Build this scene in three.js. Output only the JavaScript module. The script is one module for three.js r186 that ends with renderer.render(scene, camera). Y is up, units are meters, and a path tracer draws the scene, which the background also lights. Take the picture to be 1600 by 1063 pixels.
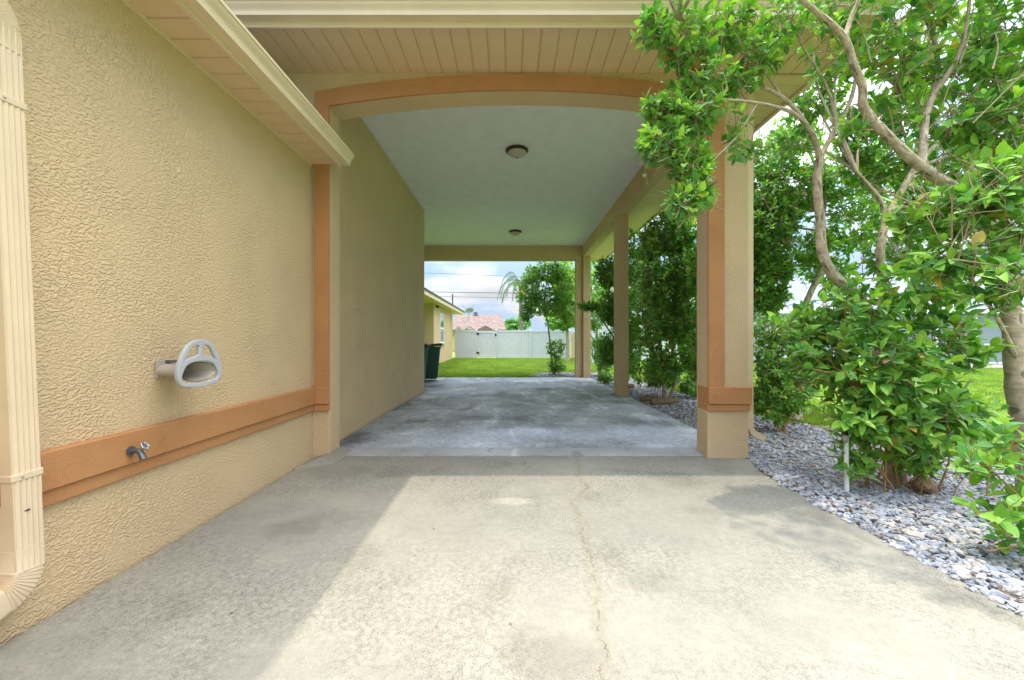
import * as THREE from 'three';
import { RoundedBoxGeometry } from 'three/addons/geometries/RoundedBoxGeometry.js';
import { mergeGeometries, mergeVertices, toCreasedNormals } from 'three/addons/utils/BufferGeometryUtils.js';

// ---------------------------------------------------------------- camera, sky, sun, exposure
const scene = new THREE.Scene();
const camera = new THREE.PerspectiveCamera(78.54, 1024 / 680, 0.05, 500);
camera.position.set(0, 1.2, 0);
camera.lookAt(0, 1.2, -10);
const renderer = new THREE.WebGLRenderer({ antialias: true });
renderer.toneMapping = THREE.LinearToneMapping;
renderer.toneMappingExposure = 1.56;
renderer.shadowMap.enabled = true;
const SKY_STRENGTH = 0.56;
const sun = new THREE.DirectionalLight(new THREE.Color(1.0, 0.92, 0.78), 2.0);
sun.position.set(-0.233 * 30, 30, 0.057 * 30);
sun.target.position.set(0, 0, 0);
sun.castShadow = true; sun.shadow.radius = 2;
Object.assign(sun.shadow.camera, { left: -30, right: 30, top: 30, bottom: -30, near: 1, far: 80 });
scene.add(sun, sun.target);

// ---------------------------------------------------------------- random, noise
function rng(a) { return () => { a |= 0; a = a + 0x6D2B79F5 | 0; let t = Math.imul(a ^ a >>> 15, 1 | a); t = t + Math.imul(t ^ t >>> 7, 61 | t) ^ t; return ((t ^ t >>> 14) >>> 0) / 4294967296; }; }
const G2 = []; for (let i = 0; i < 64; i++) G2.push(Math.cos(i / 64 * Math.PI * 2), Math.sin(i / 64 * Math.PI * 2));
function hash(x, y, s) { let h = Math.imul(x, 374761393) ^ Math.imul(y, 668265263) ^ Math.imul(s, 1274126177); h = Math.imul(h ^ h >>> 13, 1274126177); return (h ^ h >>> 16) >>> 0; }
// gradient noise, periodic in px, py cells
function noise(x, y, px, py, s) {
  const xi = Math.floor(x), yi = Math.floor(y), fx = x - xi, fy = y - yi;
  const x0 = ((xi % px) + px) % px, x1 = (x0 + 1) % px, y0 = ((yi % py) + py) % py, y1 = (y0 + 1) % py;
  const u = fx * fx * fx * (fx * (fx * 6 - 15) + 10), v = fy * fy * fy * (fy * (fy * 6 - 15) + 10);
  let h = (hash(x0, y0, s) & 63) * 2; const a = G2[h] * fx + G2[h + 1] * fy;
  h = (hash(x1, y0, s) & 63) * 2; const b = G2[h] * (fx - 1) + G2[h + 1] * fy;
  h = (hash(x0, y1, s) & 63) * 2; const c = G2[h] * fx + G2[h + 1] * (fy - 1);
  h = (hash(x1, y1, s) & 63) * 2; const d = G2[h] * (fx - 1) + G2[h + 1] * (fy - 1);
  return (a + (b - a) * u + (c - a) * v + (a - b - c + d) * u * v) * 1.5;
}
function fbm(x, y, px, py, oct, s) { let v = 0, a = 0.5; for (let i = 0; i < oct; i++) { v += a * noise(x, y, px, py, s + i * 17); x *= 2; y *= 2; px *= 2; py *= 2; a *= 0.5; } return v; }
const clamp = (x, a = 0, b = 1) => x < a ? a : x > b ? b : x;
const smooth = (a, b, x) => { const t = clamp((x - a) / (b - a)); return t * t * (3 - 2 * t); };
const lin2srgb = (c) => c <= 0.0031308 ? c * 12.92 : 1.055 * Math.pow(c, 1 / 2.4) - 0.055;
const LUT = new Uint8Array(4096); for (let i = 0; i < 4096; i++) LUT[i] = Math.round(255 * lin2srgb(i / 4095));
// colour texture; fn(u, v, out) writes linear rgb
function colorTex(W, H, fn, repX = 1, repY = 1) {
  const data = new Uint8Array(W * H * 4), o = [0, 0, 0];
  for (let j = 0, k = 0; j < H; j++) for (let i = 0; i < W; i++, k += 4) {
    fn((i + 0.5) / W, (j + 0.5) / H, o);
    data[k] = LUT[clamp(o[0]) * 4095 | 0]; data[k + 1] = LUT[clamp(o[1]) * 4095 | 0]; data[k + 2] = LUT[clamp(o[2]) * 4095 | 0]; data[k + 3] = 255;
  }
  return finishTex(new THREE.DataTexture(data, W, H), repX, repY, true);
}
function grayTex(W, H, fn, repX = 1, repY = 1) {
  const data = new Uint8Array(W * H * 4);
  for (let j = 0, k = 0; j < H; j++) for (let i = 0; i < W; i++, k += 4) { data[k] = data[k + 1] = data[k + 2] = clamp(fn((i + 0.5) / W, (j + 0.5) / H)) * 255 | 0; data[k + 3] = 255; }
  return finishTex(new THREE.DataTexture(data, W, H), repX, repY, false);
}
function finishTex(t, rx, ry, color) {
  t.wrapS = t.wrapT = THREE.RepeatWrapping; t.repeat.set(rx, ry); t.magFilter = THREE.LinearFilter; t.minFilter = THREE.LinearMipmapLinearFilter; t.generateMipmaps = true;
  if (color) t.colorSpace = THREE.SRGBColorSpace; t.needsUpdate = true; return t;
}

// ---------------------------------------------------------------- sky: blue air with broken bright cloud
{
  const W = 1024, H = 512, data = new Float32Array(W * H * 4);
  for (let j = 0, k = 0; j < H; j++) for (let i = 0; i < W; i++, k += 4) {
    const el = ((j + 0.5) / H - 0.5) * Math.PI, az = (i + 0.5) / W * Math.PI * 2;
    const y = Math.max(Math.sin(el), 0.0), c = Math.cos(el), q = 1 / (y + 0.16), px = Math.cos(az) * c * q, pz = Math.sin(az) * c * q;
    const n = fbm(px * 0.9 + 40, pz * 0.9 + 40, 4096, 4096, 6, 5), m = fbm(px * 2.3 + 90, pz * 2.3 + 11, 4096, 4096, 5, 31);
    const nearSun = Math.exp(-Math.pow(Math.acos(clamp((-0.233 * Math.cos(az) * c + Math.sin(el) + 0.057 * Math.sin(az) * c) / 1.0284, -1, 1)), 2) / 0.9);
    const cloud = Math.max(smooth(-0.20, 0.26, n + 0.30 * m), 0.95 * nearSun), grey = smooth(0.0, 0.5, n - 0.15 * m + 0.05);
    // steep zenith brightening and wide sun aureole, both added to fill the shade
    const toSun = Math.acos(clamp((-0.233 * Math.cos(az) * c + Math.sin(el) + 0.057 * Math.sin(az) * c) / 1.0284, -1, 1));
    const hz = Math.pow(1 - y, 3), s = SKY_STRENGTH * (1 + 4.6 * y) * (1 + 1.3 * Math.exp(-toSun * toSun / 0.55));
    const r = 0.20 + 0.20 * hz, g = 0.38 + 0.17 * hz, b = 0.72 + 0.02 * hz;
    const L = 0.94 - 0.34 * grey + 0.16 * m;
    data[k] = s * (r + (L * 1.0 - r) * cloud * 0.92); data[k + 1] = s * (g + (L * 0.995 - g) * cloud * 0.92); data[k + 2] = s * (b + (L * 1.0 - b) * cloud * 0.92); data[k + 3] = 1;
  }
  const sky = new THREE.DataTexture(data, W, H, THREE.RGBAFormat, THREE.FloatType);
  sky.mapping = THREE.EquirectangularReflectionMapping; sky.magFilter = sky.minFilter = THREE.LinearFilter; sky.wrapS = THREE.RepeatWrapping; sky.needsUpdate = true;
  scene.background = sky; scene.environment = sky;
}

// ---------------------------------------------------------------- textures and materials
const stuccoBump = grayTex(2048, 2048, (u, v) => {           // 2.4 m tile: troweled stucco, flat lumps with wrinkled edges
  const wx = noise(u * 90, v * 90, 90, 90, 3) * 0.6 + noise(u * 20, v * 20, 20, 20, 7) * 0.4, wy = noise(u * 90 + 9.5, v * 90 + 3.1, 90, 90, 4) * 0.6, lay = smooth(-0.3, 0.25, fbm(u * 7, v * 7, 7, 7, 4, 8));
  const a = noise(u * 126 + wx, v * 210 + wy, 126, 210, 11), b = noise(u * 280 + wx * 1.2, v * 420 + wy * 1.2, 280, 420, 12), c = noise(u * 620, v * 620, 620, 620, 13);
  return 0.12 + (0.14 + 0.38 * lay) * smooth(-0.2, 0.2, a) + 0.16 * a + (0.30 - 0.1 * lay) * smooth(-0.2, 0.3, b) + 0.08 * c;
}, 1 / 2.4, 1 / 2.4);
const stuccoTint = colorTex(1024, 1024, (u, v, o) => {        // faint weather mottling, 3.3 m tile
  const a = fbm(u * 5, v * 5, 5, 5, 5, 21), b = noise(u * 180, v * 180, 180, 180, 22), k = 0.93 + 0.10 * a + 0.03 * b;
  o[0] = k; o[1] = k * (1 - 0.015 * a); o[2] = k * (1 - 0.05 * a);
}, 1 / 3.3, 1 / 3.3);
const sandBump = grayTex(512, 512, (u, v) => 0.5 + 0.35 * noise(u * 150, v * 150, 150, 150, 41) + 0.25 * noise(u * 60, v * 60, 60, 60, 42), 1 / 0.5, 1 / 0.5);
const paintTint = colorTex(512, 512, (u, v, o) => { const k = 0.95 + 0.08 * fbm(u * 6, v * 6, 6, 6, 5, 51); o[0] = o[1] = o[2] = k; }, 1 / 1.3, 1 / 1.3);

const trimTint = colorTex(512, 512, (u, v, o) => { const a = fbm(u * 5, v * 5, 5, 5, 5, 55), b = smooth(0.25, 0.5, fbm(u * 14, v * 30, 14, 30, 4, 56)), k = 0.94 + 0.16 * a + 0.05 * noise(u * 90, v * 90, 90, 90, 57) - 0.12 * b; o[0] = k; o[1] = k * (1 + 0.05 * a); o[2] = k * (1 + 0.12 * a); }, 1 / 1.7, 1 / 1.7);   // faded brush work and scuffs
// driveway, 4.8 m tile: pale weathered concrete with speckle, blotches and a hairline crack
const CRACK = [[0.66, 4.40], [0.655, 4.22], [0.58, 3.55], [0.60, 3.36], [0.47, 3.12], [0.445, 3.0], [0.46, 2.74], [0.435, 2.45], [0.41, 2.12], [0.35, 1.6], [0.31, 1.2], [0.36, 0.5]];
const CRACK2 = [[0.10, 4.3], [0.13, 3.95], [0.12, 3.8]], CRACK3 = [[0.47, 3.12], [0.25, 3.22], [0.08, 3.17], [-0.15, 3.24]];
function nearLine(pts, x, y) { let best = 9; for (let i = 0; i + 1 < pts.length; i++) { const [ax, ay] = pts[i], [bx, by] = pts[i + 1], dx = bx - ax, dy = by - ay, t = clamp(((x - ax) * dx + (y - ay) * dy) / (dx * dx + dy * dy)), ex = x - ax - t * dx, ey = y - ay - t * dy, d = ex * ex + ey * ey; if (d < best) best = d; } return Math.sqrt(best); }
const driveTex = colorTex(2048, 2048, (u, v, o) => {
  const X = u * 4.8 - 2.3, D = v * 4.8, pit = 0.35 + 1.1 * smooth(-0.25, 0.3, fbm(u * 6 + 5, v * 6, 6, 6, 4, 67));
  const a = fbm(u * 4, v * 4, 4, 4, 6, 61), b = fbm(u * 18, v * 18, 18, 18, 4, 62), c = noise(u * 500, v * 500, 500, 500, 63), d = noise(u * 190, v * 190, 190, 190, 64), e = noise(u * 900, v * 900, 900, 900, 65);
  let k = 0.252 * (1 + 0.22 * a + 0.15 * b + pit * (0.26 * c + 0.16 * d + 0.24 * e) + 0.07 * noise(u * 90, v * 90, 90, 90, 66));
  k *= 1 - 0.5 * smooth(0.34, 0.7, c) * smooth(0.5, 1.3, pit);                                      // dark specks
  const st = smooth(0.08, 0.42, fbm(u * 7 + 3, v * 7, 7, 7, 5, 71)); k *= 1 - 0.22 * st;               // old stains
  const rim = smooth(0.55, 0.0, 4.32 - D + 0.25 * a) * (0.5 + b); k *= 1 - 0.16 * clamp(rim);             // grime beside the joint
  k *= 1 + 0.30 * smooth(0.20, 0.10, Math.hypot((X - 0.0) * 1.0, (D - 3.1) * 2.2) + 0.05 * d);             // pale repair patch
  let warm = 0.02 * a + 0.015 * st;
  if (X > -0.6 && X < 1.1) {
    const w = 0.035 * noise(u * 40, v * 40, 40, 40, 81) + 0.014 * noise(u * 200, v * 200, 200, 200, 82);
    const n1 = nearLine(CRACK, X + w, D + w), n2 = Math.min(nearLine(CRACK2, X + w, D), nearLine(CRACK3, X + w, D + w) + 0.002);
    k *= 1 - 0.42 * smooth(0.0045, 0.001, n1) * smooth(-0.25, 0.25, noise(u * 70, v * 70, 70, 70, 83)) - 0.16 * smooth(0.06, 0.0, n1) * (0.6 + 1.5 * b); k *= 1 - 0.28 * smooth(0.006, 0.001, n2);
    warm += 0.05 * smooth(0.05, 0.0, n1);
  }
  o[0] = k * (1.065 + warm); o[1] = k * (0.995 + warm * 0.3); o[2] = k * (0.80 - warm);
});
const driveBump = grayTex(1024, 1024, (u, v) => 0.5 + 0.3 * noise(u * 260, v * 260, 260, 260, 91) + 0.3 * noise(u * 110, v * 110, 110, 110, 92) + 0.15 * noise(u * 500, v * 500, 500, 500, 93), 1 / 1.6, 1 / 1.6);
// carport slab, 4.6 x 9.2 m: blue grey, worn, with tyre marks and chalky scuffs
const slabTex = colorTex(1024, 2048, (u, v, o) => {
  const X = u * 4.6 - 2.1, D = v * 9.2 + 4.2;
  const a = fbm(u * 3, v * 6, 3, 6, 6, 101), b = fbm(u * 9, v * 18, 9, 18, 5, 102), c = noise(u * 300, v * 600, 300, 600, 103), s = fbm(u * 14, v * 10, 14, 10, 5, 104);
  const front = smooth(4.62, 4.56, D + 0.02 * b);
  let k = 0.41 * (1 + 0.65 * a + 0.55 * b + 0.16 * c + 0.22 * noise(u * 60, v * 120, 60, 120, 106) + 0.2 * noise(u * 130, v * 260, 130, 260, 107));
  k *= 1 - 0.42 * smooth(0.02, 0.40, fbm(u * 5 + 1.7, v * 7, 5, 7, 5, 111));
  const scuff = smooth(0.06, 0.36, s + 0.3 * noise(u * 6, v * 12, 6, 12, 113)) * smooth(5.2, 7, D);
  k += 0.24 * scuff * (0.7 + noise(u * 45, v * 90, 45, 90, 108)) + 0.10 * smooth(0.28, 0.5, b) ;
  const tyre = Math.max(smooth(0.26, 0.1, Math.abs(X + 0.85 + 0.1 * a)), smooth(0.26, 0.1, Math.abs(X - 0.75 + 0.1 * a))); k *= 1 - 0.16 * tyre * (0.6 + b);
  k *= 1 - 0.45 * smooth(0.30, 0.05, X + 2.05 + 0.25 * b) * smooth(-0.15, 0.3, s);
  const f = 0.33 * (1 + 0.35 * a + 0.45 * b + 0.2 * c) * (1 - 0.35 * smooth(0.25, 0.5, s)); k += (f - k) * front;
  k *= 1 - 0.4 * smooth(0.012, 0.003, Math.abs(D - 4.60 + 0.01 * b)) * 0.4;
  const cr = nearLine([[0.03, 4.3], [0.06, 4.7], [0.02, 5.1], [-0.02, 5.4], [0.0, 5.6]], X + 0.03 * b, D); k *= 1 + 0.5 * smooth(0.05, 0.0, cr) * (0.4 + b);
  o[0] = k * (0.94 + 0.06 * front + 0.03 * scuff); o[1] = k; o[2] = k * (1.09 - 0.10 * front + 0.12 * a);
});
const barkTex = colorTex(512, 512, (u, v, o) => {             // pale smooth grey-tan bark with bands and lichen
  const a = fbm(u * 4, v * 12, 4, 12, 5, 121), b = fbm(u * 14, v * 14, 14, 14, 4, 122), r = noise(u * 3, v * 40, 3, 40, 123);
  const k = 0.40 * (1 + 0.5 * a + 0.35 * b + 0.18 * r), l = smooth(0.1, 0.4, fbm(u * 6 + 2, v * 6, 6, 6, 4, 124));
  const kn = 1 - 0.55 * smooth(0.34, 0.5, noise(u * 9, v * 9, 9, 9, 126)); o[0] = (k * 1.05 + 0.10 * l) * kn; o[1] = (k * 0.83 + 0.10 * l) * kn; o[2] = (k * 0.56 + 0.095 * l) * kn;
}, 2, 1.2);
const barkBump = grayTex(512, 512, (u, v) => 0.5 + 0.5 * fbm(u * 10, v * 26, 10, 26, 4, 125), 2, 1.2);
const lawnTex = colorTex(1024, 1024, (u, v, o) => {
  const a = fbm(u * 6, v * 6, 6, 6, 5, 131), b = noise(u * 240, v * 240, 240, 240, 132), c = fbm(u * 40, v * 40, 40, 40, 3, 133), k = 1 + 0.35 * a + 0.4 * b + 0.3 * c;
  o[0] = 0.175 * k + 0.02 * c; o[1] = 0.30 * k; o[2] = 0.022 * k;
}, 1 / 6, 1 / 6);
const soilTex = colorTex(512, 512, (u, v, o) => { const k = 1 + 0.8 * fbm(u * 12, v * 12, 12, 12, 5, 141); o[0] = 0.10 * k; o[1] = 0.075 * k; o[2] = 0.05 * k; }, 1, 1);
const shingleTex = (r, g, b, s) => colorTex(512, 512, (u, v, o) => {
  const row = Math.floor(v * 16), n = hash(Math.floor(u * 12 + (row & 1) * 0.5), row, s) % 100 / 100, f = (v * 16) % 1, k = (0.72 + 0.5 * n + 0.25 * noise(u * 120, v * 120, 120, 120, s)) * (f < 0.12 ? 0.6 : 1);
  o[0] = r * k; o[1] = g * k; o[2] = b * k;
}, 1 / 2.4, 1 / 2.4);
const std = (rgb, rough, o = {}) => { const { bump, ...rest } = o; const m = new THREE.MeshStandardMaterial({ roughness: rough, ...rest }); m.color.setRGB(...rgb); if (bump) m.bumpScale = bump; return m; };
const M = {
  stucco: std([0.69, 0.495, 0.278], 0.82, { map: stuccoTint, bumpMap: stuccoBump, bump: 0.0066 }),
  trim: std([0.50, 0.228, 0.083], 0.75, { map: trimTint, bumpMap: sandBump, bump: 0.0028 }),
  soffit: std([0.74, 0.535, 0.315], 0.5, { map: paintTint }),
  gutter: std([0.76, 0.60, 0.39], 0.4, { map: paintTint }),
  downspout: std([0.76, 0.585, 0.385], 0.38, { map: paintTint }),
  ceiling: std([0.84, 0.84, 0.83], 0.7, { map: paintTint, bumpMap: sandBump, bump: 0.001 }),
  drive: std([1, 1, 1], 0.9, { map: driveTex, bumpMap: driveBump, bump: 0.003 }),
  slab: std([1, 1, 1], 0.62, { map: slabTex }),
  bark: std([1, 1, 1], 0.85, { map: barkTex, bumpMap: barkBump, bump: 0.006 }),
  twig: std([0.30, 0.19, 0.09], 0.85), bareTwig: std([0.36, 0.26, 0.155], 0.85), sucker: std([0.42, 0.24, 0.09], 0.8),
  lawn: std([1, 1, 1], 0.95, { map: lawnTex }), soil: std([1, 1, 1], 0.95, { map: soilTex }),
  bronze: std([0.055, 0.04, 0.03], 0.4, { metalness: 0.6 }),
  frosted: new THREE.MeshPhysicalMaterial({ roughness: 0.8, transmission: 0.4, thickness: 0 }),
  greyPlastic: std([0.45, 0.45, 0.46], 0.5, { map: paintTint }), beigePlastic: std([0.42, 0.36, 0.29], 0.55, { map: paintTint }), dark: std([0.02, 0.02, 0.02], 0.6),
  steel: std([0.45, 0.45, 0.46], 0.35, { metalness: 0.9 }), iron: std([0.16, 0.17, 0.18], 0.4, { metalness: 0.7 }),
  binGreen: std([0.012, 0.085, 0.045], 0.45), binLight: std([0.03, 0.16, 0.07], 0.45), binLid: std([0.22, 0.07, 0.03], 0.5), rubber: std([0.02, 0.02, 0.02], 0.8),
  vinyl: std([0.58, 0.585, 0.62], 0.5, { map: paintTint }), farWall: std([0.60, 0.43, 0.235], 0.85, { map: stuccoTint }), white: std([0.80, 0.80, 0.78], 0.5),
  shingleDark: std([1, 1, 1], 0.9, { map: shingleTex(0.10, 0.10, 0.11, 151) }), shinglePink: std([1, 1, 1], 0.9, { map: shingleTex(0.20, 0.14, 0.115, 152) }), shingleBlue: std([1, 1, 1], 0.9, { map: shingleTex(0.22, 0.25, 0.31, 153) }),
  pane: new THREE.MeshPhysicalMaterial({ roughness: 0.05, metalness: 0, color: new THREE.Color().setRGB(0.05, 0.065, 0.08), clearcoat: 1, clearcoatRoughness: 0.03 }),
  paleWall: std([0.62, 0.70, 0.80], 0.8, { map: stuccoTint }), screen: std([0.26, 0.30, 0.36], 0.6), wire: std([0.06, 0.06, 0.07], 0.6), pvc: std([0.78, 0.78, 0.76], 0.4), log: std([0.62, 0.50, 0.40], 0.9, { map: barkTex, bumpMap: barkBump, bump: 0.01 }),
  palmTrunk: std([0.20, 0.17, 0.13], 0.9), palmHusk: std([0.75, 0.42, 0.06], 0.7),
};
M.frosted.color.setRGB(0.72, 0.66, 0.52);

// ---------------------------------------------------------------- scene helpers
const taken = new Map(), origin = new WeakMap();
function numbered(n) { const k = taken.get(n) || 0; taken.set(n, k + 1); return k ? n + '_' + String(k).padStart(3, '0') : n; }
function thing(name, label, category, pos = [0, 0, 0], group) { const o = new THREE.Group(); o.name = numbered(name); o.position.set(...pos); o.userData = { label, category }; if (group) o.userData.group = group; scene.add(o); origin.set(o, o.position.clone()); return o; }
function part(name, geo, mat, parent, label) {                // geo in world metres
  const og = origin.get(parent); geo.translate(-og.x, -og.y, -og.z);
  const m = new THREE.Mesh(geo, mat); m.name = name; m.castShadow = m.receiveShadow = true; if (label) m.userData.label = label; parent.add(m); origin.set(m, og); return m;
}
function copyAt(name, geo, mat, parent, x, y, z) { const og = origin.get(parent), m = new THREE.Mesh(geo, mat); m.name = name; m.position.set(x - og.x, y - og.y, z - og.z); m.castShadow = m.receiveShadow = true; parent.add(m); origin.set(m, og); return m; }
function structure(name, geo, mat, label) { const m = new THREE.Mesh(geo, mat); m.name = name; m.userData = { kind: 'structure', label }; m.receiveShadow = m.castShadow = true; scene.add(m); origin.set(m, new THREE.Vector3()); return m; }
function planar(g) {                                          // uv in metres from the dominant axis of each face
  if (g.index) g = g.toNonIndexed(); const p = g.attributes.position, n = p.count, uv = new Float32Array(n * 2), a = new THREE.Vector3(), b = new THREE.Vector3(), c = new THREE.Vector3();
  for (let i = 0; i < n; i += 3) {
    a.fromBufferAttribute(p, i); b.fromBufferAttribute(p, i + 1).sub(a); c.fromBufferAttribute(p, i + 2).sub(a); b.cross(c);
    const x = Math.abs(b.x), y = Math.abs(b.y), z = Math.abs(b.z);
    for (let k = i; k < i + 3; k++) { const X = p.getX(k), Y = p.getY(k), Z = p.getZ(k); if (x >= y && x >= z) { uv[2 * k] = Z; uv[2 * k + 1] = Y; } else if (z >= y) { uv[2 * k] = X + 0.7; uv[2 * k + 1] = Y; } else { uv[2 * k] = X; uv[2 * k + 1] = Z; } }
  }
  g.setAttribute('uv', new THREE.BufferAttribute(uv, 2)); return g;
}
// box by its limits in X, Y and D (D = metres in front of the camera's wall line, z = -D)
function box(x0, x1, y0, y1, d0, d1, r = 0) { const w = x1 - x0, h = y1 - y0, l = d1 - d0; const g = r ? new RoundedBoxGeometry(w, h, l, 2, r) : new THREE.BoxGeometry(w, h, l); g.translate((x0 + x1) / 2, (y0 + y1) / 2, -(d0 + d1) / 2); return planar(g); }
function prism(pts, depth) { const s = new THREE.Shape(pts.map(([x, y]) => new THREE.Vector2(x, y))); return new THREE.ExtrudeGeometry(s, { depth, bevelEnabled: false }); }
function merge(list) { return mergeGeometries(list.map((g) => { g = g.index ? g.toNonIndexed() : g; for (const k of Object.keys(g.attributes)) if (!['position', 'normal', 'uv'].includes(k)) g.deleteAttribute(k); return g; })); }
function tube(pts, r, seg = 24, rad = 8, closed = false) { return new THREE.TubeGeometry(new THREE.CatmullRomCurve3(pts.map((p) => new THREE.Vector3(...p)), closed), seg, r, rad, closed); }
// sweep a closed 2D section through frames [{c, u, v, k}]
function sweep(section, frames, caps = true) {
  const n = section.length, pos = [], idx = [], uv = []; let len = 0;
  frames.forEach((f, i) => { if (i) len += f.c.distanceTo(frames[i - 1].c); section.forEach(([a, b], j) => { const k = f.k || 1; pos.push(f.c.x + f.u.x * a * k + f.v.x * b * k, f.c.y + f.u.y * a * k + f.v.y * b * k, f.c.z + f.u.z * a * k + f.v.z * b * k); uv.push(j / n * 0.3, len); }); });
  for (let i = 0; i + 1 < frames.length; i++) for (let j = 0; j < n; j++) { const a = i * n + j, b = i * n + (j + 1) % n, c = a + n, d = b + n; idx.push(a, b, c, b, d, c); }
  if (caps) for (const [base, flip] of [[0, 1], [(frames.length - 1) * n, 0]]) for (let j = 1; j + 1 < n; j++) flip ? idx.push(base, base + j + 1, base + j) : idx.push(base, base + j, base + j + 1);
  const g = new THREE.BufferGeometry(); g.setAttribute('position', new THREE.Float32BufferAttribute(pos, 3)); g.setAttribute('uv', new THREE.Float32BufferAttribute(uv, 2)); g.setIndex(idx); g.computeVertexNormals(); return toCreasedNormals(g, 0.7);
}
const V = (x, y, z) => new THREE.Vector3(x, y, z);

// ---------------------------------------------------------------- ground
{
  const g = new THREE.PlaneGeometry(400, 400); g.rotateX(-Math.PI / 2); g.translate(0, -0.03, -60);
  structure('lawn', planar(g), M.lawn, 'bright green lawn around the house');
  // driveway with a slightly wavy right edge
  const R = rng(5), pts = [[-2.016, -9], [2.24, -9]], leftEdge = []; for (let d = 4.1; d > -1; d -= 0.12) leftEdge.push([-2.009 + 0.014 * R() * R(), d]);
  for (let d = -8.8; d < 3.6; d += 0.2) pts.push([2.232 + (R() - 0.5) * 0.02, d]);
  pts.push([2.26, 3.75], [2.31, 3.98], [2.375, 4.16], [2.42, 4.292], [-2.016, 4.292], ...leftEdge);
  const dg = prism(pts, 0.12); dg.rotateX(-Math.PI / 2); dg.translate(0, -0.12, 0);
  const dn = dg.index ? dg.toNonIndexed() : dg, p = dn.attributes.position, uv = dn.attributes.uv;
  for (let i = 0; i < p.count; i++) uv.setXY(i, (p.getX(i) + 2.3) / 4.8, -p.getZ(i) / 4.8);
  const db = driveBump; db.repeat.set(3, 3);
  structure('driveway', dn, M.drive, 'pale cracked concrete driveway in front of the carport');
  const parts = [[-2.035, 2.455, 4.30, 13.16], [-3.7, -2.04, 9.76, 13.16]].map(([a, b, c, d]) => {
    const g = new RoundedBoxGeometry(b - a, 0.13, d - c, 2, 0.008); g.translate((a + b) / 2, 0.012 - 0.065, -(c + d) / 2); const n = g.toNonIndexed(), q = n.attributes.position, w = n.attributes.uv;
    for (let i = 0; i < q.count; i++) w.setXY(i, (q.getX(i) + 2.1) / 4.6, (-q.getZ(i) - 4.2) / 9.2); return n;
  });
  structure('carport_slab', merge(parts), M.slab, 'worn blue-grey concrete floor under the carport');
  // sloped concrete fillet in the corner between the house wall and the pier
  const fil = new THREE.BufferGeometry();
  fil.setAttribute('position', new THREE.Float32BufferAttribute([-2.03, 0.001, -3.85, -1.72, 0.001, -4.02, -1.83, 0.055, -4.22, -2.03, 0.0, -4.22, -1.70, 0.008, -4.30, -1.83, 0.05, -4.5, -1.83, 0.0, -4.5, -1.73, 0.013, -4.5], 3));
  fil.setIndex([0, 1, 2, 0, 2, 3, 1, 4, 2, 2, 4, 5, 4, 7, 5]); const fn = fil.toNonIndexed(); fn.computeVertexNormals(); planar(fn); const fu = fn.attributes.uv; for (let i = 0; i < fu.count; i++) fu.setXY(i, (fu.getX(i) + 2.3) / 4.8, -fu.getY(i) / 4.8);
  structure('pavement_fillet', fn, M.drive, 'small sloped concrete fillet at the pier foot');
}

// ---------------------------------------------------------------- house wing on the left
function gutterProfile() {                                    // K-style: x outward, y up, thin sheet
  const o = [[0, 0.112], [0, 0], [0.078, 0], [0.080, 0.022]];
  for (let i = 0; i <= 8; i++) { const t = i / 8; o.push([0.080 + 0.036 * (0.5 - 0.5 * Math.cos(Math.PI * t)), 0.024 + 0.062 * t]); }
  o.push([0.124, 0.088], [0.126, 0.104], [0.116, 0.106]);
  const inner = o.map(([x, y], i) => [i < 2 ? x + 0.003 : x - 0.003, i === 0 ? y : y + 0.003]).reverse();
  return o.concat(inner);
}
const SP = 0.1605, BOARD = [[0, 0.012], [0, 0], [SP - 0.020, 0], [SP - 0.017, 0.010], [SP - 0.008, 0.010], [SP - 0.005, -0.002], [SP - 0.0005, 0], [SP - 0.0005, 0.012]];                                            // soffit board pitch
const house = thing('house', 'tan stucco house wall with orange band filling the left side', 'house', [-4, 0, -1]);
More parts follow.
